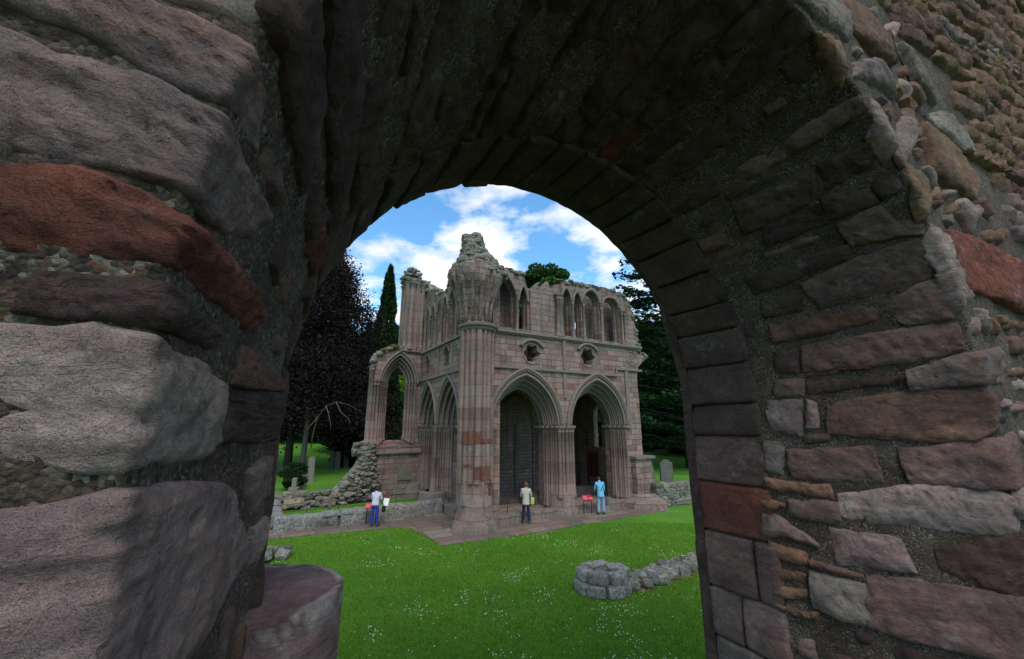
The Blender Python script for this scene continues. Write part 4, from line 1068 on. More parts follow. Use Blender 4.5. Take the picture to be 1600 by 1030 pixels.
tag(m.build('wall_footing', OLDST), 'low rubble wall footing with mossy stones running right from the pier stump', 'wall footing')
em = MB()
P = []
for k in range(26):
    f = k/25; row = []
    for j in np.linspace(-1, 1, 7): row.append((3.2+f*4.9-j*.26, 12.6+f*3.05+j*.48, .10*(1-j*j)-.02+.03*math.sin(k*1.7+j*3)))
    P.append(row)
em.grid(np.array(P)); tag(em.build('earth_bank', plain('mossy_earth', (.095, .085, .028), .95, 7, .6, .8)), kind='structure')
m = MB()
for k in range(12): rock(m, (-8.15+rng.normal()*.25-.25, 14.95+rng.normal()*.2, .12+.1*random.random()), (random.uniform(.3, .55), .4, .28), (.9, .9, .85), .6)
tag(m.build('stone_footing', OLDST), 'small grey broken footing at the left edge of the lawn', 'stone footing')

# ------------------------------------------------------------------ graveyard furniture
GRAVE = m_rubble('gravestone', ((.07, .068, .058), (.24, .235, .205)), .3)
def gravestone(x, y, w, h, d, label, style=0, rz=0., lean=0., dark=1.):
    L = [(-w/2, -.1), (w/2, -.1), (w/2*.98, h*.86)]
    if style == 0: L += [(w/2*math.cos(a), h*.86+h*.14*math.sin(a)) for a in np.linspace(.2, PI-.2, 9)]
    elif style == 1: L += [(w/2, h*.9), (w*.28, h*.9), (w*.2, h), (-w*.2, h), (-w*.28, h*.9), (-w/2, h*.9)]
    else: L += [(w*.38, h), (-w*.38, h)]
    L += [(-w/2*.98, h*.86)]
    v, f = shape2d(L, [], d); m = MB(); m.add(np.stack([v[:, 0], v[:, 2], v[:, 1]], 1), f, (dark,)*3)
    o = m.build('headstone', GRAVE, smooth=False); o.location = (x, y, gz(x, y)); o.rotation_euler = (lean, lean*.6, rz)
    return tag(o, label, 'headstone')
gravestone(-15.0, 30.4, .40, 1.5, .16, 'narrow pale headstone just right of the round bush', 2, .2, .03, 1.6)
gravestone(-15.75, 32.9, .50, 1.9, .2, 'tall slim grey headstone right behind the narrow pale one', 2, .3, -.03, 1.1)
gravestone(-18.0, 41.8, .42, 1.75, .18, 'dark upright headstone in the tree shade, left of two dark stones', 0, .1, 0, .45)
gravestone(-17.2, 41.2, .5, 1.75, .18, 'middle dark headstone of three in the tree shade', 0, .1, 0, .45)
gravestone(-16.9, 42.6, .5, 1.6, .18, 'rightmost dark headstone in the tree shade by the wall end', 0, .1, 0, .4)
gravestone(-20.3, 37.0, .45, .8, .18, 'small dark headstone behind the round bush', 0, .1, 0, .5)
gravestone(11.75, 32.0, 1.0, 1.75, .2, 'shouldered grey headstone standing behind the dry rubble wall', 1, .15, 0, .75)
mon = empty('stone_monument', 'small stepped stone pedestal with a broken shaft beside the round bush', 'monument', (-13.9, 27.0, 0), .2)
for nm, lo, hi in (('base', (-.42, -.35, -.1), (.42, .35, .30)), ('plinth', (-.28, -.24, .30), (.28, .24, .52)), ('shaft', (-.13, -.13, .52), (.15, .13, 1.08))):
    m = MB(); m.box(lo, hi, (1.25, 1.15, .95)); o = m.build(nm, GRAVE, smooth=False); o.parent = mon
    bv = o.modifiers.new('b', 'BEVEL'); bv.width = .03; bv.segments = 2
m = MB(); m.box((-.09, -.09, -.1), (.09, .09, .95)); o = m.build('marker_post', REDST, smooth=False); o.location = (-6.75, 23.0, 0); o.rotation_euler = (.03, .04, .4)
m_ = o.data.color_attributes['tint']; 
for d_ in m_.data: d_.color = (.17, .075, .045, 1)
tag(o, 'reddish brown square stone post on the grass strip below the plaque', 'post')
o = o.copy(); o.data = o.data.copy(); o.name = 'marker_post'; COL.objects.link(o); o.location = (-8.75, 20.6, 0); o.rotation_euler = (0, -.03, .5)
for d_ in o.data.color_attributes['tint'].data: d_.color = (.13, .13, .10, 1)
tag(o, 'mossy grey stone post on the grass behind the slate slab', 'post')
# iron rails
IRON = plain('black_iron', (.02, .02, .022), .5, 20, .2)
def rail(p0, p1, z0, hs, step, label, name='iron_railing'):
    p0 = Vector((*p0, z0)); p1 = Vector((*p1, z0)); L = (p1-p0).length; n = max(1, round(L/step))
    root = empty(name, label, 'railing', p0, 0)
    for k in range(n+1):
        q = (p1-p0)*(k/n); m = MB(); m.tube([q+Vector((0, 0, -.1)), q+Vector((0, 0, max(hs)+.05))], .017, 6); o = m.build('post', IRON); o.parent = root
    for h in hs:
        m = MB(); m.tube([Vector((0, 0, h)), (p1-p0)*.5+Vector((0, 0, h-.01)), (p1-p0)+Vector((0, 0, h))], .013, 6); o = m.build('rail', IRON); o.parent = root
rail(A2(.35, 23.3)[:2], A2(7.6, 23.3)[:2], 0, (.68, .35), 1.35, 'thin black iron railing on the grass strip behind the low wall')
rail(A2(.3, 21.6)[:2], A2(.3, 23.2)[:2], 0, (.68, .35), .8, 'short black iron railing closing the left end of the grass strip')
E0 = A2((9+.95)*K, (19.2+.6)*K); E1 = A2((9+4.6)*K, (19.2+.6)*K); rail(E0[:2], E1[:2], .38, (.42,), 1.0, 'low iron rail across the left front arch, behind the person in cream')
E0 = A2((9+6.7)*K, (19.2+.6)*K); E1 = A2((9+9.9)*K, (19.2+.6)*K); rail(E0[:2], E1[:2], .38, (.42,), 1.0, 'low iron rail across the right front arch, behind the red panel')
E0 = A2((9+.5)*K, (19.2+2.4)*K); E1 = A2((9+.5)*K, (19.2+6)*K); rail(E0[:2], E1[:2], .38, (.45,), 1.0, 'low iron rail in the side arch left of the corner pier')
# tomb and grave slabs inside
m = MB(); n_ = 14
P = np.array([[(x, .95*math.cos(a), .08+.62*max(0, math.sin(a))) for a in np.linspace(0, PI, n_)] for x in np.linspace(0, 1.9, 8)])
P += fbm(P*3, 3)[..., None]*.02; m.grid(P)
for e in (0, -1): m.add(P[e], [tuple(range(n_)) if e else tuple(range(n_))[::-1]])
DARKST = m_rubble('dark_tomb_stone', ((.035, .032, .03), (.10, .092, .085)), .1)
o = m.build('tomb_chest', DARKST); q = A2((9+4.6)*K, (19.2+2.6)*K); o.location = (q[0], q[1], .2); o.rotation_euler = (0, 0, TH+PI*.0); tag(o, 'dark round-topped tomb inside the left front arch', 'tomb')
m = MB(); m.box((0, 0, 0), (2.2, .95, .38)); m.box((.08, .06, .38), (2.1, .88, .5)); o = m.build('table_tomb', DARKST, smooth=False); q = A2((9+8.2)*K, (19.2+3.2)*K); o.location = (q[0], q[1], .2); o.rotation_euler = (0, 0, TH); tag(o, 'low dark slab tomb on the floor inside the right front arch', 'tomb')
m = MB(); m.box((0, 0, 0), (1.8, .8, .3)); o = m.build('table_tomb', DARKST, smooth=False); q = A2((9+2.0)*K, (19.2+3.6)*K); o.location = (q[0], q[1], .2); o.rotation_euler = (0, 0, TH); tag(o, 'flat dark grave slab at the left inside the left front arch', 'tomb')
m = MB(); P = np.array([[(x, .03*math.sin(x*16), z) for z in (0, .8, 1.55)] for x in np.linspace(0, .95, 24)]); m.grid(P); P2 = P+np.array([0, .03, 0]); m.grid(P2[:, ::-1])
o = m.build('red_hanging', plain('dark_red_boards', (.10, .018, .012), .8, 8, .3)); q = A2((9+11.9)*K, (19.2+4.35)*K); o.location = (q[0], q[1], 1.05); o.rotation_euler = (0, 0, TH+PI/2); tag(o, 'dark red board hung on the end wall inside the right arch', 'board')
# red reading panels
def lectern(x, y, rz, label):
    root = empty('reading_panel', label, 'information panel', (x, y, 0), rz)
    m = MB(); m.box((-.25, -.18, -.015), (.25, .18, .015)); o = m.build('panel', plain('red_panel', (.36, .014, .030), .45, 4, .05), smooth=False); o.parent = root; o.location = (0, 0, .80); o.rotation_euler = (R(32), 0, 0)
    m = MB(); m.box((-.26, -.15, .017), (-.02, .12, .019)); m.box((.04, -.15, .017), (.24, .02, .019)); o2 = m.build('printed_sheet', plain('printed_sheet', (.55, .10, .12), .5, 60, .35), smooth=False); o2.parent = o
    for sx in (-.2, .2):
        m = MB(); m.tube([(sx, .05, -.1), (sx, .03, .82)], .022, 8); o = m.build('leg', IRON); o.parent = root
lectern(3.86, 21.75, R(8), 'red information panel on legs left of the person in light blue')
lectern(-6.48, 19.75, R(12), 'red information panel on legs beside the woman in blue trousers')
# bench far right
b = empty('park_bench', 'dark wooden bench far off in the shade on the right', 'bench', (20.6, 57.5, 0), -.3)
WOOD = plain('dark_wood', (.05, .038, .028), .8, 10, .3)
for nm, bx in (('seat', ((-.9, -.25, .42), (.9, .25, .47))), ('backrest', ((-.9, .22, .5), (.9, .27, .9))), ('leg', ((-.8, -.2, -.05), (-.72, .25, .42))), ('leg', ((.72, -.2, -.05), (.8, .25, .42)))):
    m = MB(); m.box(*bx); o = m.build(nm, WOOD, smooth=False); o.parent = b
# ------------------------------------------------------------------ trees
def leaf_quads(m, C, size, tint, flat=0.0, asp=1.6):
    """C: (n,3) leaf centres; random leaf-sized faces"""
    n = len(C); a = rng.standard_normal((n, 3)); a[:, 2] *= (1-flat); a /= np.linalg.norm(a, axis=1, keepdims=True)+1e-9
    b = rng.standard_normal((n, 3)); b[:, 2] *= (1-flat); b -= a*np.sum(a*b, 1, keepdims=True); b /= np.linalg.norm(b, axis=1, keepdims=True)+1e-9
    s = size*(.6+.8*rng.random((n, 1))); a = a*s*asp/2; b = b*s/2
    P = np.stack([C-a, C-b*.9+a*.1, C+a, C+b*.9+a*.1], 1)
    m.v.append(P.reshape(-1, 3)); m.f.append(('Q', np.arange(n*4).reshape(-1, 4)+m.n)); m.c.append(np.repeat(tint, 4, axis=0)); m.n += n*4
def tintv(n, base=1.0, jit=.25, warm=.1):
    k = np.clip(base*(1+jit*rng.standard_normal((n, 1))), .25, 2.2); return k*np.array([[1, 1, 1.]])+warm*rng.random((n, 1))*np.array([[1, .4, 0.]])
BARK = m_rubble('tree_bark', ((.03, .026, .022), (.10, .088, .07)), .2)
def limbs(m, base, h, r, tips, rng_=None):
    m.tube([np.array(base)+np.array([.05*math.sin(k), .05*math.cos(k*2), k*h/6-.3]) for k in range(7)], [r*1.5, r*1.1, r, r*.9, r*.7, r*.45, r*.15], 9)
    for t in tips:
        z0 = min(h*.85, max(h*.2, t[2]*.55)); b = np.array([base[0], base[1], base[2]+z0])
        mid = (b+np.array(t))/2+np.array([0, 0, .08*h*rng.random()])
        m.tube([b, mid, np.array(t)], [r*.35, r*.2, r*.06], 6, cap=False)
def broad_tree(name, x, y, h, rad, mat, label, cat='tree', clumps=60, per=500, size=.28, z0=.18, droop=0, light=1., group=None, tr=True, shape=1.0, prof=None):
    z = gz(x, y); root = empty(name, label, cat, (x, y, z), random.random()*6, group)
    f = MB(); tips = []
    for k in range(clumps):
        u = rng.random()*2*PI; w = (k+.5)/clumps; zz = z0+(1-z0)*w
        pr = math.sin(PI*min(1, max(.0, (w*.86+.10)))**shape)**.6
        rr = rad*pr*math.sqrt(.25+.75*rng.random())*(1+.15*rng.standard_normal())
        if prof: rr = np.interp(zz*h, [q[0] for q in prof], [q[1] for q in prof])*math.sqrt(.12+.88*rng.random())
        c = np.array([rr*math.cos(u), rr*math.sin(u), h*zz*.97])
        s = rad*.27*(.6+.7*rng.random()); n = int(per*(.6+.8*rng.random()))
        d = rng.standard_normal((n, 3)); d /= np.linalg.norm(d, axis=1, keepdims=True); d *= s*(.55+.45*rng.random((n, 1))**.5)*np.array([1.15, 1.15, .72])
        if droop: d[:, 2] -= droop*np.abs(rng.standard_normal(n))*s
        leaf_quads(f, c+d, size, tintv(n, light*(1+.22*rng.standard_normal())))
        if k % 3 == 0: tips.append(c)
    o = f.build('crown', mat, smooth=False); o.parent = root
    m = MB(); limbs(m, (0, 0, 0), h*.8, max(.12, rad*.045), tips); o = m.build('trunk', BARK); o.parent = root
    return root
COPPER = m_leaf('copper_beech_leaf', (.016, .011, .011), .10); GREEN = m_leaf('bright_leaf', (.12, .26, .025), .4); DARKG = m_leaf('dark_leaf', (.022, .048, .012), .2)
CYP = m_leaf('cypress_spray', (.016, .042, .012), .12); GOLD = m_leaf('golden_spray', (.16, .19, .02), .2); CED = m_leaf('cedar_needles', (.020, .055, .020), .12); MIDG = m_leaf('mid_leaf', (.03, .075, .014), .28)
bt_ = broad_tree('copper_beech', -21.5, 40, 25.5, 6.5, COPPER, 'huge dark purple copper beech filling the left of the opening', clumps=460, per=400, size=.14, z0=.175, droop=.55, light=1.25, prof=[(2, 8.5), (5, 9.6), (11, 9.4), (14, 8.0), (17.5, 6.2), (21.5, 3.6), (25.5, .8)])
DEAD = plain('dead_wood', (.085, .07, .055), .9, 10, .2)
m = MB(); 
for L in ([(6.0, -8, 2.6), (6.05, -8.1, 3.6), (6.3, -8.1, 4.9), (6.9, -8.2, 5.8), (7.7, -8.3, 6.1), (8.7, -8.3, 5.9), (9.6, -8.3, 5.4)], [(6.9, -8.2, 5.8), (7.2, -8.3, 5.2), (7.5, -8.4, 4.4), (7.55, -8.4, 3.9)], [(7.7, -8.3, 6.1), (8.2, -8.4, 5.3), (8.9, -8.5, 4.8), (9.1, -8.5, 4.3)], [(6.3, -8.1, 4.9), (5.8, -8.3, 4.2), (5.5, -8.3, 3.4)]): m.tube(L, np.linspace(.045, .012, len(L)), 6)
bt_.rotation_euler = (0, 0, 0); o = m.build('dead_branch', DEAD); o.parent = bt_
broad_tree('yew_tree', -16.2, 45, 10.5, 3.4, DARKG, 'dense black-green yew reaching the ground behind the torn wall', clumps=90, per=360, size=.25, z0=.02, light=.45)
def conifer(name, x, y, h, rad, mat, label, n=26000, size=.3, z0=.0, power=.8, light=1., lump=.25, group=None):
    z = gz(x, y); root = empty(name, label, 'conifer', (x, y, z), 0, group); f = MB()
    w = rng.random(n)**.8; a = rng.random(n)*2*PI
    r = rad*np.clip(1-w, 0, 1)**power*(.72+.28*rng.random(n))
    lm = fbm(np.stack([np.cos(a)*2.2, np.sin(a)*2.2, w*h*.75], -1), 3); r = r*(1+lump*2*lm)+.05
    k = rng.random(n) < .55+lm*1.2
    C = np.stack([r*np.cos(a), r*np.sin(a), z0*h+(1-z0)*h*w+.3*lm], -1)[k]
    leaf_quads(f, C, size, tintv(len(C), light)*(1+.6*lm[k])[:, None], 0, 2.0)
    o = f.build('crown', mat, smooth=False); o.parent = root
    m = MB(); m.tube([(0, 0, -.3), (0, 0, h*.5), (0, 0, h*.96)], [rad*.14, rad*.09, .02], 8); o = m.build('trunk', BARK); o.parent = root
conifer('cypress', -14.6, 45, 22.9, 1.9, CYP, 'tall narrow dark cypress beside the copper beech', n=30000, size=.24, power=.62)
conifer('golden_cypress', -9.8, 60, 26.8, 2.3, GOLD, 'yellow-green golden cypress whose tip shows above the broken wall', n=14000, size=.32, power=.7)
conifer('small_cypress', -14.6, 50, 10.6, 1.3, CYP, 'dark cypress seen through the left half of the lancet window', n=9000, size=.3)
broad_tree('pine_tree', 4.3, 50, 25.2, 4.0, MIDG, 'rounded green pine crown showing above the clerestory', clumps=70, per=300, size=.3, z0=.55)
broad_tree('green_tree', -14.6, 60, 11.5, 5.0, GREEN, 'bright green tree seen through the lancet window', clumps=80, per=300, size=.4, z0=.1)
broad_tree('round_bush', -15.1, 29.3, 1.75, .78, DARKG, 'dense round clipped green bush behind the stone monument', 'bush', clumps=60, per=160, size=.07, z0=.12, light=.9)
broad_tree('leafy_shrub', 1.6, 33.5, 6.5, 2.6, MIDG, 'leafy shrub seen through the openings behind the ruin', 'shrub', clumps=40, per=200, size=.22, z0=.05)
m = MB(); m.tube([(0, 0, -.2), (.05, 0, 1.6), (.1, 0, 4), (.05, 0, 9)], [.36, .24, .2, .12], 9); tb = empty('slender_tree', 'slender bare trunk rising among the graves under the copper beech', 'tree', (-17.6, 35.0, gz(-17.6, 35)), 0)
o = m.build('trunk', BARK); o.parent = tb
f = MB(); C = rng.standard_normal((2600, 3))*np.array([1.5, 1.5, 1.2])+np.array([0, 0, 9]); leaf_quads(f, C, .22, tintv(2600)); o = f.build('crown', COPPER, smooth=False); o.parent = tb
# cedar: flat layered boughs
def cedar(x, y, h, rad, label, tiers=17, sgn=1):
    root = empty('cedar', label, 'cedar', (x, y, gz(x, y)), 0); f = MB(); m = MB()
    m.tube([(0, 0, -.4), (.2, 0, h*.4), (0, .1, h*.75), (0, 0, h)], [.75, .55, .3, .05], 10)
    for k in range(tiers):
        w = k/(tiers-1); z = h*(.10+.88*w); nb = 7
        R_ = rad*(1-.62*w**4)*(1 if w > .12 else .9)
        for j in range(nb):
            a = 2*PI*(j+rng.random()*.7)/nb+k*1.1; L = R_*(.62+.45*rng.random()); zt = z+L*(.10-.12*w)+.8*rng.standard_normal()*.4
            tip = np.array([L*math.cos(a), L*math.sin(a), zt-.03*L]); m.tube([(0, 0, z-.6), tip*.5+np.array([0, 0, (z+zt)/4]), tip], [.14, .08, .02], 5, cap=False)
            n = int(520*L/rad); q = .18+.85*rng.random(n)**.7; wd = .20*L*(1.15-q)+.35
            s_ = rng.standard_normal(n)*wd*.8; dr = np.array([math.cos(a), math.sin(a)]); pr = np.array([-dr[1], dr[0]])
            zc_ = (z-.6)*(1-q)+zt*q
            C = np.stack([dr[0]*L*q+pr[0]*s_, dr[1]*L*q+pr[1]*s_, zc_+.12*rng.standard_normal(n)-.05*np.abs(s_)+.1], -1)
            # needles gather in flat tufts
            g_ = fbm(C*np.array([1.3, 1.3, .5]), 2) > -.12
            leaf_quads(f, C[g_], .30, tintv(int(g_.sum()), 1+.2*rng.standard_normal()), .72, 1.7)
    o = f.build('crown', CED, smooth=False); o.parent = root; o = m.build('trunk', BARK); o.parent = root
cedar(18.6, 43, 25.5, 9.6, 'great dark cedar with flat layered boughs right of the ruin')
# wood behind: every tree a thing, copied from three kinds
def copytree(o, loc, rz, sc, label):
    c = o.copy(); COL.objects.link(c); c.location = loc; c.rotation_euler = (0, 0, rz); c.scale = sc; c['label'] = label
    for ch in o.children:
        d = ch.copy(); COL.objects.link(d); d.parent = c
    return c
GRP = 'trees of the wood behind the ruin'
W1 = broad_tree('woodland_tree', 31, 66, 22, 7.5, DARKG, 'dark broad tree of the wood behind the cedar, at the right', 'tree', clumps=120, per=330, size=.42, z0=.03, light=.8, group=GRP)
W2 = broad_tree('woodland_tree', -36, 74, 21, 8, DARKG, 'dark broad tree of the wood behind the copper beech, at the left', 'tree', clumps=120, per=330, size=.42, z0=.05, light=.7, group=GRP)
spots = [(25, 60, .85), (20, 72, .9), (38, 60, 1), (13, 78, .95), (28, 82, 1.15), (36, 92, 1.2), (48, 78, 1.2), (6, 84, .8), (-2, 88, .75), (-25, 76, 1.0), (-21, 84, .95), (-46, 70, 1), (-8, 92, .7), (-50, 86, 1.2), (-33, 94, 1.1), (16, 98, 1.1), (-4, 100, .8), (60, 90, 1.2), (-23, 60, .6), (30, 52, .6), (44, 48, .8)]
for i, (x, y, s) in enumerate(spots):
    side = 'right of the ruin' if x > 10 else ('left of the ruin' if x < -15 else 'hidden behind the ruin walls')
    copytree(W1 if i % 2 else W2, (x, y, gz(x, y)), i*1.3, (s, s, s*(.9+.2*((i*7) % 5)/5)), 'dark green woodland tree standing in the shaded wood '+side)
# far boundary wall under the beech
m = MB()
for _ in range(330): 
    s_ = random.random(); x = -62+s_*34; y = 78+s_*6; rock(m, (x, y, gz(x, y)+random.uniform(.1, 1.1)), (random.uniform(.5, 1.0), .6, random.uniform(.25, .45)), (.8, .8, .75), .6)
tag(m.build('far_boundary_wall', RUB), 'distant grey rubble wall at the top of the grass under the copper beech', 'boundary wall')

# ------------------------------------------------------------------ people
def skin(name, nodes, edges, mat, parent=None, sub=2, col=None):
    """nodes: list of (x,y,z,r) or (x,y,z,rx,ry); grown with a Skin modifier, then baked"""
    me = bpy.data.meshes.new('tmp'); me.from_pydata([n[:3] for n in nodes], edges, []); ob = bpy.data.objects.new('tmp', me); COL.objects.link(ob)
    ob.modifiers.new('s', 'SKIN'); sv = me.skin_vertices[0].data
    for k, n in enumerate(nodes): sv[k].radius = (n[3], n[4] if len(n) > 4 else n[3])
    sv[0].use_root = True
    m = ob.modifiers.new('u', 'SUBSURF'); m.levels = sub; m.render_levels = sub
    dg = bpy.context.evaluated_depsgraph_get(); r = bpy.data.meshes.new_from_object(ob.evaluated_get(dg))
    bpy.data.objects.remove(ob); r.name = name
    r.materials.clear(); r.materials.append(mat)
    for p in r.polygons: p.use_smooth = True
    o = bpy.data.objects.new(name, r); COL.objects.link(o)
    if parent: o.parent = parent
    return o
SKINM = plain('skin', (.42, .26, .19), .6, 12, .08)
def ball(m, c, r, n=14):
    a = np.linspace(0, PI, n); b = np.linspace(0, 2*PI, n*2); A_, B_ = np.meshgrid(a, b, indexing='ij'); r = np.array(r)
    m.grid(np.stack([np.sin(A_)*np.cos(B_)*r[0], np.sin(A_)*np.sin(B_)*r[1], np.cos(A_)*r[2]], -1)+np.array(c))
def person(x, y, rz, h, top, legs, hairm, label, lean=0.1, head=.3, arms=((.24, .16), (.24, .16)), coat=.0, stance=.1, wide=1.0, hairlen=.1, shoes=(.03, .03, .035), elb=None):
    k = h/1.7
    def up(p, l=lean):          # bend the upper body at the hips
        X_, Y_, Z_ = p; dy = Y_; dz = Z_-.92; c, s = math.cos(l), math.sin(l)
        return (X_, dy*c+dz*s, .92+dz*c-dy*s)
    hp = up((0, .01, 1.45)); neck = up((0, .0, 1.40)); hc = up((0, .02, 1.56)); 
    hc = (hc[0], hc[1]+math.sin(head)*.10, hc[2]-(1-math.cos(head))*.12)
    N = []; Eg = []
    def add(p, r, par=None):
        N.append((p[0]*k, p[1]*k, p[2]*k)+tuple(v*k for v in (r if hasattr(r, '__len__') else (r,)))); 
        if par is not None: Eg.append((par, len(N)-1))
        return len(N)-1
    pel = add((0, 0, .94), (.115*wide, .085)); ch = add(up((0, 0, 1.14)), (.105*wide, .075), pel); st = add(up((0, 0, 1.30)), (.105*wide, .065), ch); nk = add(neck, .052, st)
    hb = add(hp, .055, nk); add(hc, (.072, .085), hb); top_ = add((hc[0], hc[1], hc[2]+.085), (.05, .06), len(N)-1)
    arm = []
    for i, sg in enumerate((-1, 1)):
        fw, up_ = arms[i]; sh = up((sg*.165*wide, 0, 1.36)); a = add(sh, .040, st)
        el = (sh[0]+sg*.05, sh[1]+.02+fw*.15, sh[2]-.27); e = add(el, .04, a)
        wr = (el[0]-sg*.05, el[1]+fw, el[2]-.24+up_); w_ = add(wr, .026, e)
        dv_ = np.array(wr)-np.array(el); dv_ /= np.linalg.norm(dv_); pm_ = np.array(wr)+dv_*.06; p_ = add(tuple(pm_), (.030, .018), w_)
        sd = np.array([sg*1., 0, 0])
        for q in range(4):
            o_ = np.array([1, 0, 0])*(q-1.5)*.014; k1 = add(tuple(pm_+o_+dv_*.045), .008, p_); add(tuple(pm_+o_*1.1+dv_*(.075-.006*abs(q-1.2))+np.array([0, 0, -.015])), .007, k1)
        t1 = add(tuple(np.array(wr)+dv_*.03-sd*.032), .009, w_); add(tuple(np.array(wr)+dv_*.06-sd*.045), .008, t1)
        arm.append((sh, el, wr))
    for sg in (-1, 1):
        h1 = add((sg*.085*wide, 0, .86), .078, pel); kn = add((sg*(.08+stance*.3), .015, .48), .052, h1); an = add((sg*(.075+stance*.6), -.01, .09), .036, kn); add((sg*(.08+stance*.6), .12, .035), (.036, .022), an)
    body = skin('person', N, Eg, SKINM, None, 2); body.location = (x, y, .018); body.rotation_euler = (0, 0, rz); tag(body, label, 'person')
    # face and ears
    m = MB(); c = np.array(hc)*k; ball(m, c+np.array([0, .088, -.01])*k, (.012*k, .018*k, .020*k), 8)
    for sg in (-1, 1): ball(m, c+np.array([sg*.076, 0, -.005])*k, (.010*k, .020*k, .030*k), 8)
    ball(m, c+np.array([0, .080, -.045])*k, (.022*k, .01*k, .006*k), 8)
    for sg in (-1, 1): ball(m, c+np.array([sg*.03, .078, .02])*k, (.011*k, .008*k, .007*k), 8)
    o = m.build('face', SKINM, body)
    m = MB(); ball(m, c+np.array([0, -.018, .028])*k, (.092*k, .096*k, (.098)*k), 14); 
    if hairlen > .05: ball(m, c+np.array([0, -.045, -.02-hairlen*.3])*k, (.078*k, .055*k, (.07+hairlen*.4)*k), 12)
    for v in m.v: v += fbm(v*30, 2)[:, None]*.008
    m.build('hair', hairm, body)
    # trousers
    N2 = [(0, 0, .86*k, .148*wide*k, .114*k), (0, .0, .98*k, .150*wide*k, .116*k), (0, .01*k, 1.03*k, .145*wide*k, .112*k)]; E2 = [(0, 1), (1, 2)]
    for sg in (-1, 1):
        b0 = len(N2); N2 += [(sg*.088*wide*k, 0, .80*k, .086*k), (sg*(.08+stance*.3)*k, .015*k, .48*k, .068*k), (sg*(.075+stance*.6)*k, -.005*k, .08*k, .062*k)]; E2 += [(0, b0), (b0, b0+1), (b0+1, b0+2)]
    skin('trousers', N2, E2, legs, body)
    # upper garment
    N3 = [tuple(v*k for v in up((0, 0, .86-coat)))+(.182*wide*k, .142*k), tuple(v*k for v in up((0, 0, 1.14)))+(.152*wide*k, .118*k), tuple(v*k for v in up((0, 0, 1.32)))+(.168*wide*k, .120*k), tuple(v*k for v in up((0, 0, 1.42)))+(.085*k, .080*k), tuple(v*k for v in up((0, .0, 1.48)))+(.060*k, .060*k), tuple(v*k for v in up((0, 0, .90-coat)))+(.178*wide*k, .138*k)]; E3 = [(0, 5), (5, 1), (1, 2), (2, 3), (3, 4)]
    for i in range(2):
        sh, el, wr = arm[i]; b0 = len(N3); f = elb if elb else .97
        e2 = tuple(el[j]+(wr[j]-el[j])*(.92 if not elb else .02) for j in range(3))
        N3 += [tuple(v*k for v in sh)+(.080*k,), tuple(v*k for v in el)+(.055*k,)]; E3 += [(2, b0), (b0, b0+1)]
        if not elb: N3 += [tuple(v*k for v in e2)+(.042*k,)]; E3 += [(b0+1, b0+2)]
    skin('top' if elb else 'jacket', N3, E3, top, body)
    SH = plain('shoe_leather', shoes, .5, 10, .1)
    for sg in (-1, 1):
        m = MB(); ball(m, (sg*(.08+stance*.6)*k, .05*k, .035*k), (.048*k, .13*k, .045*k), 10); m.build('shoe', SH, body)
    return body, k, arm
def fabric(name, col, stripes=None):
    t = NT(name); g = t.geo(); n = t.noise(g, 9, 4); c = t.mix(t.ramp(n, [(.3, 0.), (.7, 1.)]), tuple(v*.82 for v in col), col)
    if stripes:
        w = t.n('ShaderNodeTexWave', wave_type='BANDS', bands_direction='Z'); t.l(g, w.inputs['Vector']); w.inputs['Scale'].default_value = 6.5; w.inputs['Distortion'].default_value = .6
        c = t.mix(t.ramp(w.outputs['Fac'], [(.68, 0.), (.78, 1.)]), c, stripes)
    return t.fin(c, t.bump(n, .6, .03), .9)
P1 = person(-6.17, 19.30, R(-6), 1.70, fabric('striped_cotton', (.66, .64, .68), (.30, .28, .48)), fabric('royal_blue_cotton', (.035, .04, .30)), plain('grey_brown_hair', (.035, .026, .022), .8, 20, .3),
       'woman with short dark hair in striped top and royal blue trousers by the low wall', lean=.20, head=.30, arms=((.26, .10), (.24, .10)), wide=1.08, elb=True, hairlen=.06)
P2 = person(.652, 19.9, R(-4), 1.80, fabric('cream_jacket', (.52, .49, .42)), fabric('navy_denim', (.016, .022, .06)), plain('auburn_hair', (.16, .07, .03), .8, 20, .3),
       'person with short auburn hair in cream jacket and navy jeans facing the left arch', lean=.05, head=.15, arms=((.22, .20), (.20, .12)), coat=.12, wide=1.02)
P3 = person(4.52, 21.70, R(8), 1.84, fabric('sky_blue_jacket', (.16, .46, .68)), fabric('pale_blue_trousers', (.22, .40, .60)), plain('dark_brown_hair', (.04, .028, .02), .8, 20, .3),
       'person in light blue jacket and pale blue trousers bending over the red panel', lean=.20, head=.55, arms=((.22, .12), (.10, .02)), coat=.12, wide=1.05, hairlen=.03)
def bag(x, y, z, size, col, label, strap=None):
    m = MB(); w, d, h = size; wob_block(m, (0, 0, 0), (w, d, h), .2, (1, 1, 1), 7); o = m.build('shoulder_bag', fabric('bag_cloth', col)); o.location = (x, y, z); tag(o, label, 'bag')
    m = MB(); m.tube(strap or [(-w*.3, 0, h*.4), (-w*.2, .0, h*.4+.16), (w*.2, .0, h*.4+.16), (w*.3, 0, h*.4)], .012, 6); q = m.build('strap', fabric('bag_strap', tuple(c_*.7 for c_ in col)), o)
bag(.95, 19.87, .98, (.17, .12, .30), (.50, .46, .16), 'pale yellow shoulder bag at the hip of the person in cream', [(-.05, 0, .12), (-.14, -.04, .45), (-.18, .02, .60)])
bag(4.86, 21.72, .62, (.16, .12, .34), (.10, .12, .13), 'dark grey bag hanging at the right of the person in light blue', [(-.02, 0, .14), (-.05, 0, .35), (-.10, -.02, .60)])
bag(-5.82, 19.42, .72, (.16, .12, .26), (.015, .015, .02), 'black handbag on the right arm of the woman in blue trousers', [(-.03, 0, .12), (-.06, .02, .3), (-.03, .05, .14)])
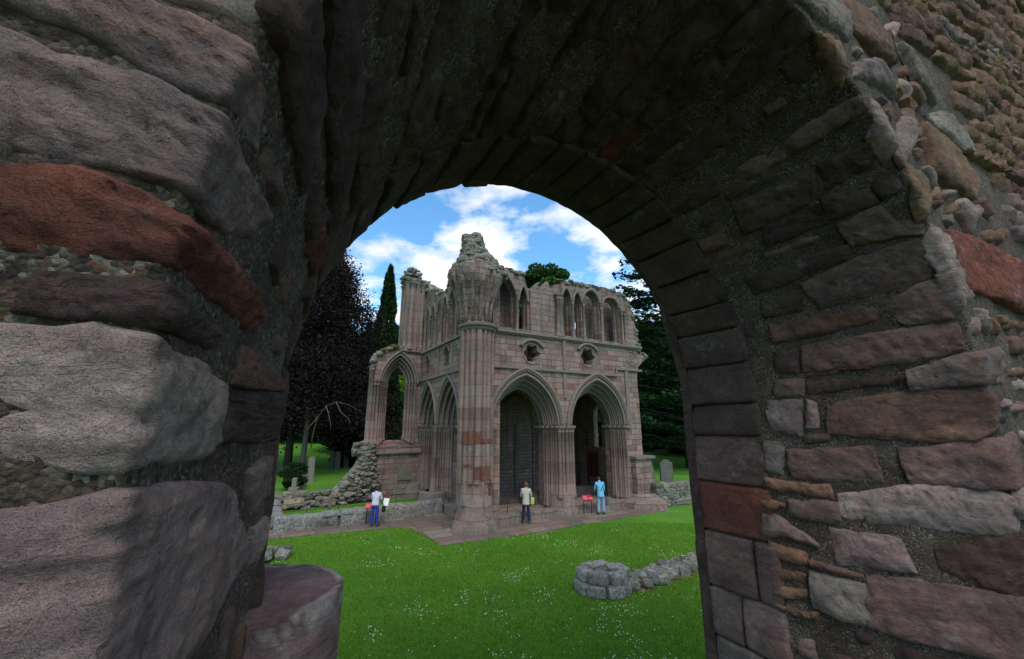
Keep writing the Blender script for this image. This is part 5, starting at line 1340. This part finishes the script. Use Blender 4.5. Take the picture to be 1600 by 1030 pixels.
m = MB(); m.box((-.12, -.006, -.16), (.12, .006, .16)); o = m.build('paper_leaflet', plain('white_paper', (.75, .75, .74), .8, 5, .05), smooth=False); o.location = (-5.80, 19.66, .98); o.rotation_euler = (R(-20), R(8), R(10)); tag(o, 'white paper sheet held by the woman in blue trousers', 'leaflet')
m = MB(); m.tube([(-.12, -.12, .0), (0.02, -.165, .22), (.17, -.07, .47)], .014, 6, (1, 1, 1)); o = m.build('crossbody_strap', plain('black_strap', (.02, .02, .025), .7)); k_ = P3[0]; o.parent = k_; o.location = (0, .06, .98)
# ------------------------------------------------------------------ sky, sun, camera
W = bpy.data.worlds.new('World'); SC.world = W; W.use_nodes = True
wt = W.node_tree; wt.nodes.clear()
def wn(t, **k):
    x = wt.nodes.new(t)
    for a, b in k.items(): setattr(x, a, b)
    return x
SUN_EL, SUN_AZ = 57, 160          # azimuth measured clockwise from +Y (the view direction)
sky = wn('ShaderNodeTexSky', sky_type='NISHITA'); sky.sun_disc = False
sky.sun_elevation = R(SUN_EL); sky.sun_rotation = R(SUN_AZ); sky.air_density = 1.0; sky.dust_density = .3; sky.ozone_density = 3.0
tc = wn('ShaderNodeTexCoord'); sep = wn('ShaderNodeSeparateXYZ'); wt.links.new(tc.outputs['Generated'], sep.inputs[0])
zc = wn('ShaderNodeMath', operation='MAXIMUM'); wt.links.new(sep.outputs[2], zc.inputs[0]); zc.inputs[1].default_value = 0.0
za = wn('ShaderNodeMath', operation='ADD'); wt.links.new(zc.outputs[0], za.inputs[0]); za.inputs[1].default_value = .22
dv = wn('ShaderNodeVectorMath', operation='DIVIDE'); cb = wn('ShaderNodeCombineXYZ')
for i in range(3): wt.links.new(za.outputs[0], cb.inputs[i])
wt.links.new(tc.outputs['Generated'], dv.inputs[0]); wt.links.new(cb.outputs[0], dv.inputs[1])
mp = wn('ShaderNodeMapping'); wt.links.new(dv.outputs[0], mp.inputs[0]); mp.inputs['Location'].default_value = (3.3, 1.7, 0)
n1 = wn('ShaderNodeTexNoise'); wt.links.new(mp.outputs[0], n1.inputs['Vector']); n1.inputs['Scale'].default_value = 2.6; n1.inputs['Detail'].default_value = 9; n1.inputs['Roughness'].default_value = .56; n1.inputs['Distortion'].default_value = .15
rp = wn('ShaderNodeValToRGB'); wt.links.new(n1.outputs[0], rp.inputs[0])
rp.color_ramp.elements[0].position = .468; rp.color_ramp.elements[0].color = (0, 0, 0, 1); rp.color_ramp.elements[1].position = .60; rp.color_ramp.elements[1].color = (1, 1, 1, 1)
n2 = wn('ShaderNodeTexNoise'); wt.links.new(mp.outputs[0], n2.inputs['Vector']); n2.inputs['Scale'].default_value = 5; n2.inputs['Detail'].default_value = 6
cr = wn('ShaderNodeValToRGB'); wt.links.new(n2.outputs[0], cr.inputs[0])
cr.color_ramp.elements[0].position = .3; cr.color_ramp.elements[0].color = (4.0, 4.2, 4.6, 1); cr.color_ramp.elements[1].position = .62; cr.color_ramp.elements[1].color = (6.6, 6.5, 6.4, 1)
gm = wn('ShaderNodeMix', data_type='RGBA', blend_type='MULTIPLY'); gm.inputs[0].default_value = 1; wt.links.new(sky.outputs[0], gm.inputs[6]); gm.inputs[7].default_value = (.80, 1.25, 1.36, 1)
mx = wn('ShaderNodeMix', data_type='RGBA'); wt.links.new(rp.outputs[0], mx.inputs[0]); wt.links.new(gm.outputs[2], mx.inputs[6]); wt.links.new(cr.outputs[0], mx.inputs[7])
bg = wn('ShaderNodeBackground'); bg.inputs[1].default_value = .12; wt.links.new(mx.outputs[2], bg.inputs[0])
wo = wn('ShaderNodeOutputWorld'); wt.links.new(bg.outputs[0], wo.inputs[0])

sl = bpy.data.lights.new('sun', 'SUN'); sl.energy = 1.5; sl.angle = R(34); sl.color = (1, .91, .80)
so = bpy.data.objects.new('sun', sl); COL.objects.link(so)
d = Vector((math.sin(R(SUN_AZ))*math.cos(R(SUN_EL)), math.cos(R(SUN_AZ))*math.cos(R(SUN_EL)), math.sin(R(SUN_EL))))
so.rotation_euler = (-d).to_track_quat('-Z', 'Y').to_euler()
cam = bpy.data.cameras.new('camera'); cam.lens = 13.995; cam.sensor_width = 36; cam.clip_start = .02; cam.clip_end = 3000
co = bpy.data.objects.new('camera', cam); COL.objects.link(co); co.location = (0, 0, CAM_H); co.rotation_euler = (R(90+PITCH), 0, 0)
SC.camera = co
SC.view_settings.view_transform = 'Standard'; SC.view_settings.look = 'None'; SC.view_settings.exposure = 0.8; SC.view_settings.gamma = 1
SC.cycles.max_bounces = 6; SC.cycles.diffuse_bounces = 4
